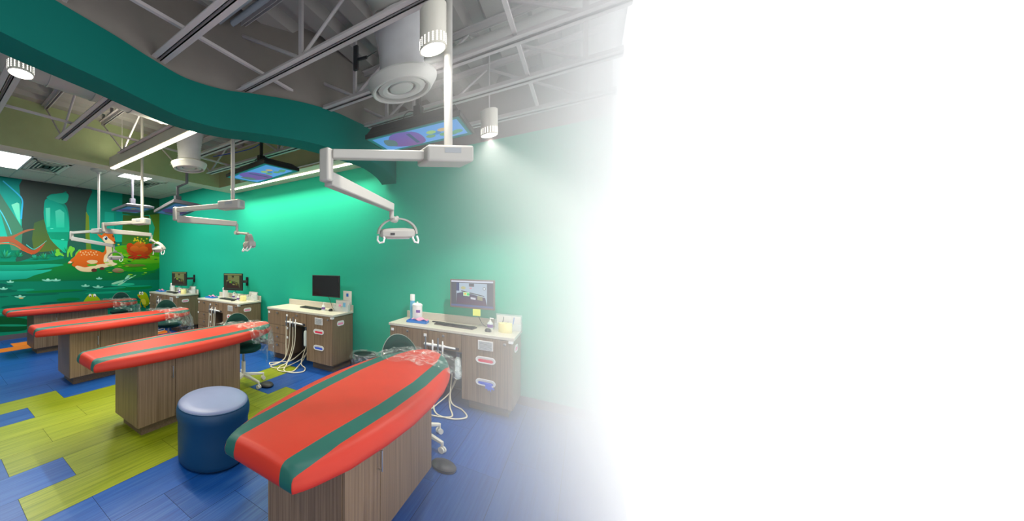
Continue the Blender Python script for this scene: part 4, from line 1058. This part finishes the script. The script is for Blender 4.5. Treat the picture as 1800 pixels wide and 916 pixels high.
def keyboard(x, y, rz, label):
    r = empty('keyboard', (x, y, WT), rz, label, 'keyboard', 'black keyboards on the worktops')
    m = MB(); m.box(-.22, .22, -.075, .075, 0, .014, DARK); m.build('keyboard_body', r, bevel=.004)
    m = MB()
    for j in range(5):
        for i in range(17):
            m.box(-.21 + i * .0248, -.21 + i * .0248 + .02, -.062 + j * .025, -.062 + j * .025 + .02, .014, .02, BLACK if (i + j) % 1 == 0 else DARK)
    m.build('keys', r, smooth=False)
def mouse(x, y, label):
    r = empty('computer_mouse', (x, y, WT), .2, label, 'mouse', 'black computer mice')
    m = MB(); m.lathe([(.034, 0), (.036, .008), (.033, .02), (.022, .031), (.001, .035)], (0, 0, 0), BLACK, 24, cap1=False, sx=.9, sy=1.5); m.build('mouse_body', r, ang=60)
    m = MB(); m.box(-.004, .004, .01, .04, .028, .036, GREYP); m.build('mouse_wheel', r, bevel=.002)
def canister(x, y, s_, label, lab):
    r = empty('wipes_canister', (x, y, WT), 0, label, 'canister', 'white wipes canisters')
    m = MB(); m.lathe([(.058 * s_, 0), (.06 * s_, .004), (.06 * s_, .19 * s_)], (0, 0, 0), WHITEP, 32); m.build('canister_body', r)
    m = MB(); m.lathe([(.063 * s_, .19 * s_), (.063 * s_, .21 * s_), (.045 * s_, .228 * s_), (.012, .232 * s_), (.008, .25 * s_)], (0, 0, 0), WHITEP, 32); m.build('canister_lid', r)
    m = MB()
    for k in range(5):
        a0 = -1.5 + k * .17; a1 = a0 + .17; R_ = .0606 * s_
        v = [m.bm.verts.new((R_ * math.cos(a), R_ * math.sin(a), z)) for a, z in ((a0, .11), (a1, .11), (a1, .145 * s_), (a0, .145 * s_))]; m.face(v, lab)
    m.build('canister_label', r, fix=False)
def spray(x, y, label):
    r = empty('spray_can', (x, y, WT), 0, label, 'spray can')
    m = MB(); m.lathe([(.03, 0), (.032, .005), (.032, .23), (.026, .25)], (0, 0, 0), SKYB, 24); m.build('can_body', r)
    m = MB(); m.lathe([(.027, .25), (.031, .252), (.031, .33), (.028, .336)], (0, 0, 0), WHITEP, 24); m.build('can_cap', r)
def tray(x, y, rz, label, mlabel):
    r = empty('blue_tray', (x, y, WT), rz, label, 'tray', 'blue plastic trays')
    m = MB(); a_, b_ = .12, .075
    m.box(-a_, a_, -b_, b_, 0, .004, BLUEP)
    for q in ((-a_, a_, -b_, -b_ + .008), (-a_, a_, b_ - .008, b_), (-a_, -a_ + .008, -b_, b_), (a_ - .008, a_, -b_, b_)): m.box(*q, .004, .028, BLUEP)
    m.build('tray_shell', r, bevel=.003)
    m = MB(); rows = []
    for j in range(7):
        rows.append([m.bm.verts.new((-.06 + i * .022, -.045 + j * .016, .034 + .014 * math.sin(i * 1.1 + j * .8) + .02 * math.exp(-((i - 5) ** 2 + (j - 3) ** 2) / 8))) for i in range(9)])
    for a, b in zip(rows[:-1], rows[1:]):
        for i in range(8): m.face([a[i], a[i + 1], b[i + 1], b[i]], PINK)
    o = m.build('pink_bib', loc=(x, y, WT + .0), ang=80); sm = o.modifiers.new('thick', 'SOLIDIFY'); sm.thickness = .004
    tag(o, mlabel, 'folded cloth', 'pink cloths lying in the blue trays')
def roll(x, y, label):
    m = MB(); m.lathe([(.022, 0), (.062, 0), (.064, .004), (.064, .096), (.062, .1), (.022, .1), (.022, 0)], (0, 0, 0), YEL, 36, cap0=False, cap1=False)
    tag(m.build('paper_roll', loc=(x, y, WT)), label, 'roll', 'pale yellow rolls on the worktops')
def pump(x, y, label):
    r = empty('pump_bottle', (x, y, WT), .3, label, 'pump bottle', 'small pump bottles')
    m = MB(); m.lathe([(.026, 0), (.028, .01), (.026, .07), (.012, .088)], (0, 0, 0), FROST, 20, sx=1.1, sy=.8); m.build('bottle_body', r)
    m = MB(); m.lathe([(.012, .088), (.012, .1), (.004, .102), (.004, .125)], (0, 0, 0), WHITEP, 14); m.beam((-.004, 0, .128), (.035, 0, .124), .012, .01, WHITEP); m.build('pump_head', r)
    m = MB(); m.lathe([(.0275, .02), (.0268, .055)], (0, 0, 0), PURP, 20, cap0=False, cap1=False, sx=1.1, sy=.82); m.build('bottle_label', r)
def caddy(x, y, rz, label):
    r = empty('acrylic_caddy', (x, y, WT), rz, label, 'acrylic organiser', 'clear acrylic organisers at the right of each worktop')
    m = MB(); a_ = .125
    m.box(-a_, a_, .045, .048, 0, .17, GLASSP); m.box(-a_, a_, -.045, .048, 0, .003, GLASSP); m.box(-a_, a_, -.047, -.045, 0, .075, GLASSP); m.box(-a_, -a_ + .003, -.045, .045, 0, .11, GLASSP); m.box(a_ - .003, a_, -.045, .045, 0, .11, GLASSP); m.box(-.002, .002, -.045, .045, 0, .09, GLASSP)
    m.build('caddy_shell', r, smooth=False)
    m = MB(); m.box(-a_ + .01, a_ - .01, .03, .034, .004, .155, PAPER); m.build('paper_card', r)
def pen(x, y, label, c):
    m = MB(); m.tube([(0, 0, .0), (.02, .0, .14)], .004, c, 8); tag(m.build('pen', loc=(x, y, WT + .006)), label, 'pen', 'pens standing in the organisers')

X0, Y0_ = STX[0]
spray(-1.742, 4.53, 'blue and white spray can behind the white wipes canister, nearest workstation')
canister(-1.655, 4.47, 1.0, 'large white wipes canister with violet label, nearest workstation', PURP)
tray(-1.60, 4.33, .1, 'blue tray holding a pink cloth on the nearest workstation', 'pink cloth in the blue tray on the nearest workstation')
keyboard(-1.17, 4.37, -.12, 'black keyboard in front of the lit monitor')
m = MB(); m.box(-.07, .07, -.02, .02, 0, .012, BLACK); tag(m.build('card_reader', bevel=.003, loc=(-1.40, 4.50, WT)), 'small flat black device behind the keyboard on nearest worktop', 'device')
mouse(-.81, 4.30, 'black mouse right of the keyboard on the nearest worktop')
pump(-.82, 4.46, 'small pump bottle with violet label beside the nearest pale yellow roll')
roll(-.66, 4.38, 'pale yellow roll at the right end of the nearest worktop')
caddy(-.66, 4.56, 0, 'clear acrylic organiser behind the yellow roll, nearest worktop'); pen(-.72, 4.545, 'black pen standing in the nearest acrylic organiser', BLACK); pen(-.62, 4.545, 'blue pen standing in the nearest acrylic organiser', BLUEP)
m = MB(); random.seed(11)
rows = [[m.bm.verts.new((i * .012 - .06, j * .012 - .05, .002 + .05 * math.exp(-((i - 5) ** 2 + (j - 4) ** 2) / 14) + .012 * random.random())) for i in range(11)] for j in range(9)]
for a, b in zip(rows[:-1], rows[1:]):
    for i in range(10): m.face([a[i], a[i + 1], b[i + 1], b[i]], FILM)
tag(m.build('plastic_wrap', loc=(-.90, 4.54, WT), ang=20, fix=False), 'crumpled clear plastic wrap beside the small pump bottle', 'plastic wrap')
m = MB(); m.prism([(-.02, 0), (.045, 0), (.05, -.03), (.075, -.045), (.07, -.06), (.045, -.05), (.042, -.085), (.028, -.06), (.018, -.08), (.006, -.055), (-.012, -.06), (-.008, -.03)], 0, .008, BLUEG, Matrix(((1, 0, 0, 0), (0, 0, -1, 0), (0, 1, 0, 0), (0, 0, 0, 1))))
tag(m.build('rubber_glove', bevel=.002, loc=(STX[0][0] + 1.08, STX[0][1] - .027, .345)), 'blue rubber glove dangling from the lower slot of the nearest workstation', 'glove')
# station 2
keyboard(-3.36, 4.42, -.1, 'black keyboard in front of the blank black monitor')
mouse(-2.98, 4.40, 'black mouse in front of the blank monitor workstation organiser')
pump(-3.09, 4.36, 'small pump bottle with violet label below the blank monitor')
caddy(-2.84, 4.50, .1, 'clear acrylic organiser of brochures at the second workstation')
for k, (c, dx) in enumerate(((SKYB, .05), (PINK, -.02), (mat('green_card', (120, 180, 90), .6), .02))):
    m = MB(); m.box(-.022, .022, 0, .003, 0, .13 - .03 * k, c); tag(m.build('brochure', loc=(-2.84 + dx, 4.49 - .012 * k, WT + .004)), ['sky blue brochure in the second workstation organiser', 'pink brochure in the second workstation organiser', 'green brochure in the second workstation organiser'][k], 'brochure', 'brochures in the organiser')
m = MB(); m.box(-.075, .075, 0, .004, 0, .21, PAPER); m.box(-.02, .02, -.001, 0, .12, .17, BLUEP); tag(m.build('notice_card', loc=(-2.80, 4.60, WT + .1)), 'white notice card with blue patch leaning on the teal wall', 'card')
# stations 3 and 4
def far_station(i, words):
    x0, y0 = STX[i]
    tray(x0 + .17, y0 + .2, .1, 'blue tray holding a pink cloth on the %s workstation' % words, 'pink cloth in the blue tray on the %s workstation' % words)
    canister(x0 + .36, y0 + .42, .95, 'white wipes canister on the %s workstation' % words, WHITEP)
    keyboard(x0 + .68, y0 + .24, -.1, 'black keyboard on the %s workstation' % words)
    pump(x0 + .60, y0 + .45, 'small pump bottle behind the keyboard on the %s workstation' % words)
    pump(x0 + .98, y0 + .25, 'small pump bottle beside the yellow roll on the %s workstation' % words)
    roll(x0 + 1.1, y0 + .28, 'pale yellow roll on the %s workstation' % words)
    mouse(x0 + .95, y0 + .15, 'black mouse on the %s workstation' % words)
    caddy(x0 + 1.15, y0 + .46, .0, 'clear acrylic organiser on the %s workstation' % words)
    pen(x0 + 1.12, y0 + .45, 'dark pen in the organiser on the %s workstation' % words, BLACK)
far_station(2, 'third'); far_station(3, 'corner')

# waste bin with clear liner between the two nearest workstations
r = empty('waste_bin', (-2.31, 4.26, 0), 0, 'dark round waste bin with a clear plastic liner between two workstations', 'waste bin')
m = MB(); m.lathe([(.11, 0), (.115, .01), (.15, .33), (.158, .335), (.15, .325), (.11, .02)], (0, 0, 0), DGREEN, 32, cap1=False); m.build('bin_body', r, ang=50)
m = MB(); random.seed(4); n = 36; rows = []
for R_, z in ((.14, .2), (.152, .338), (.165, .345), (.19, .33), (.2, .28), (.185, .22), (.17, .18)):
    rows.append([m.bm.verts.new(((R_ + .014 * random.random()) * math.cos(2 * PI * k / n), (R_ + .014 * random.random()) * math.sin(2 * PI * k / n), z + .012 * random.random())) for k in range(n)])
for a, b in zip(rows[:-1], rows[1:]):
    for k in range(n): m.face([a[k], a[(k + 1) % n], b[(k + 1) % n], b[k]], FILM)
m.build('clear_liner', r, ang=20, fix=False)

# ------------------------------------------------------------------ small things among the joists
m = MB(); m.tube(crv([(-4.4, 3.2, 3.3), (-3.6, 3.28, 3.27), (-3.1, 3.22, 3.34), (-2.6, 3.18, 3.45)], 8), .007, BLUEC, 8); tag(m.build('blue_cable'), 'blue cable sagging between the joists beyond the soffit', 'cable')
m = MB(); m.tube([(-1.9, 3.25, 3.52), (ROOM_R, 3.25, 3.52)], .045, DUCTM, 18); tag(m.build('sprinkler_pipe'), 'white painted pipe running above the joists by the teal wall', 'pipe')
r = empty('wifi_antenna', (-1.545, 2.685, 3.48), 0, 'black antenna box clamped to a joist web left of the large duct', 'antenna')
m = MB(); m.box(-.02, .02, -.015, .015, -.11, .11, BLACK); m.build('antenna_body', r, bevel=.003)
m = MB(); m.beam((.02, 0, -.02), (.11, 0, -.035), .02, .02, BLACK); m.tube([(.1, 0, -.035), (.2, 0, -.02)], .004, BLACK, 6); m.build('antenna_arm', r)
m = MB(); o_ = [(-.13, 0), (-.07, .028), (.02, .034), (.1, .018), (.15, 0), (.08, -.024), (-.03, -.03)]
m.prism(o_, 0, .006, BLUEC, Matrix.Rotation(.1, 4, 'Z')); m.tube([(0, 0, .006), (0, 0, .3)], .002, STEELW, 6)
tag(m.build('hanging_leaf_tag', loc=(-.92, 3.22, 3.40)), 'small blue leaf-shaped tag hanging among the joists', 'tag')
# bundle of grey conduits at the top centre
for k in range(3):
    m = MB(); m.tube([(-2.3 + .06 * k, 1.6 + .09 * k, 3.62), (ROOM_R, 1.6 + .09 * k, 3.62)], .026, mat('grey_conduit', (150, 158, 166), .45), 12)
    tag(m.build('conduit'), ['grey conduit nearest the camera of the three at the top', 'middle grey conduit of the three at the top', 'grey conduit farthest back of the three at the top'][k], 'conduit', 'grey conduits under the roof deck')

# ------------------------------------------------------------------ added mist volume standing in for a white fade at the right end
MIST_D, MIST_L, MIST_Y0 = .62, .30, 1.4
def mist():
    m = bpy.data.materials.new('fade_mist'); m.use_nodes = True; nt = m.node_tree; nt.nodes.clear()
    out = nt.nodes.new('ShaderNodeOutputMaterial'); v = nt.nodes.new('ShaderNodeVolumeScatter')
    v.inputs['Color'].default_value = (1, 1, 1, 1); v.inputs['Anisotropy'].default_value = 0
    g = nt.nodes.new('ShaderNodeNewGeometry'); sp = nt.nodes.new('ShaderNodeSeparateXYZ'); nt.links.new(g.outputs['Position'], sp.inputs[0])
    def M(op, a, b=None, clamp=False):
        n = nt.nodes.new('ShaderNodeMath'); n.operation = op; n.use_clamp = clamp
        for i, q in enumerate((a, b)):
            if q is None: continue
            if isinstance(q, (int, float)): n.inputs[i].default_value = q
            else: nt.links.new(q, n.inputs[i])
        return n.outputs[0]
    x = M('MINIMUM', sp.outputs['X'], .25)
    e = M('EXPONENT', M('DIVIDE', x, MIST_L))
    h = M('MULTIPLY', M('SUBTRACT', sp.outputs['Y'], MIST_Y0), 2.5, True)
    lo = M('ADD', 1.0, M('MULTIPLY', M('EXPONENT', M('MULTIPLY', sp.outputs['Z'], -2.5)), 1.2))
    d = M('MULTIPLY', M('MULTIPLY', e, h), M('MULTIPLY', lo, MIST_D))
    nt.links.new(d, v.inputs['Density']); nt.links.new(v.outputs[0], out.inputs['Volume'])
    b = MB(); b.box(-1.6, ROOM_R + .01, MIST_Y0, WY - .005, .002, Z_DECK - .005, m)
    o = b.build('fade_mist', smooth=False); tag(o, 'added mist standing in for a white fade over the right end of the room', 'mist', kind='stuff')
mist()
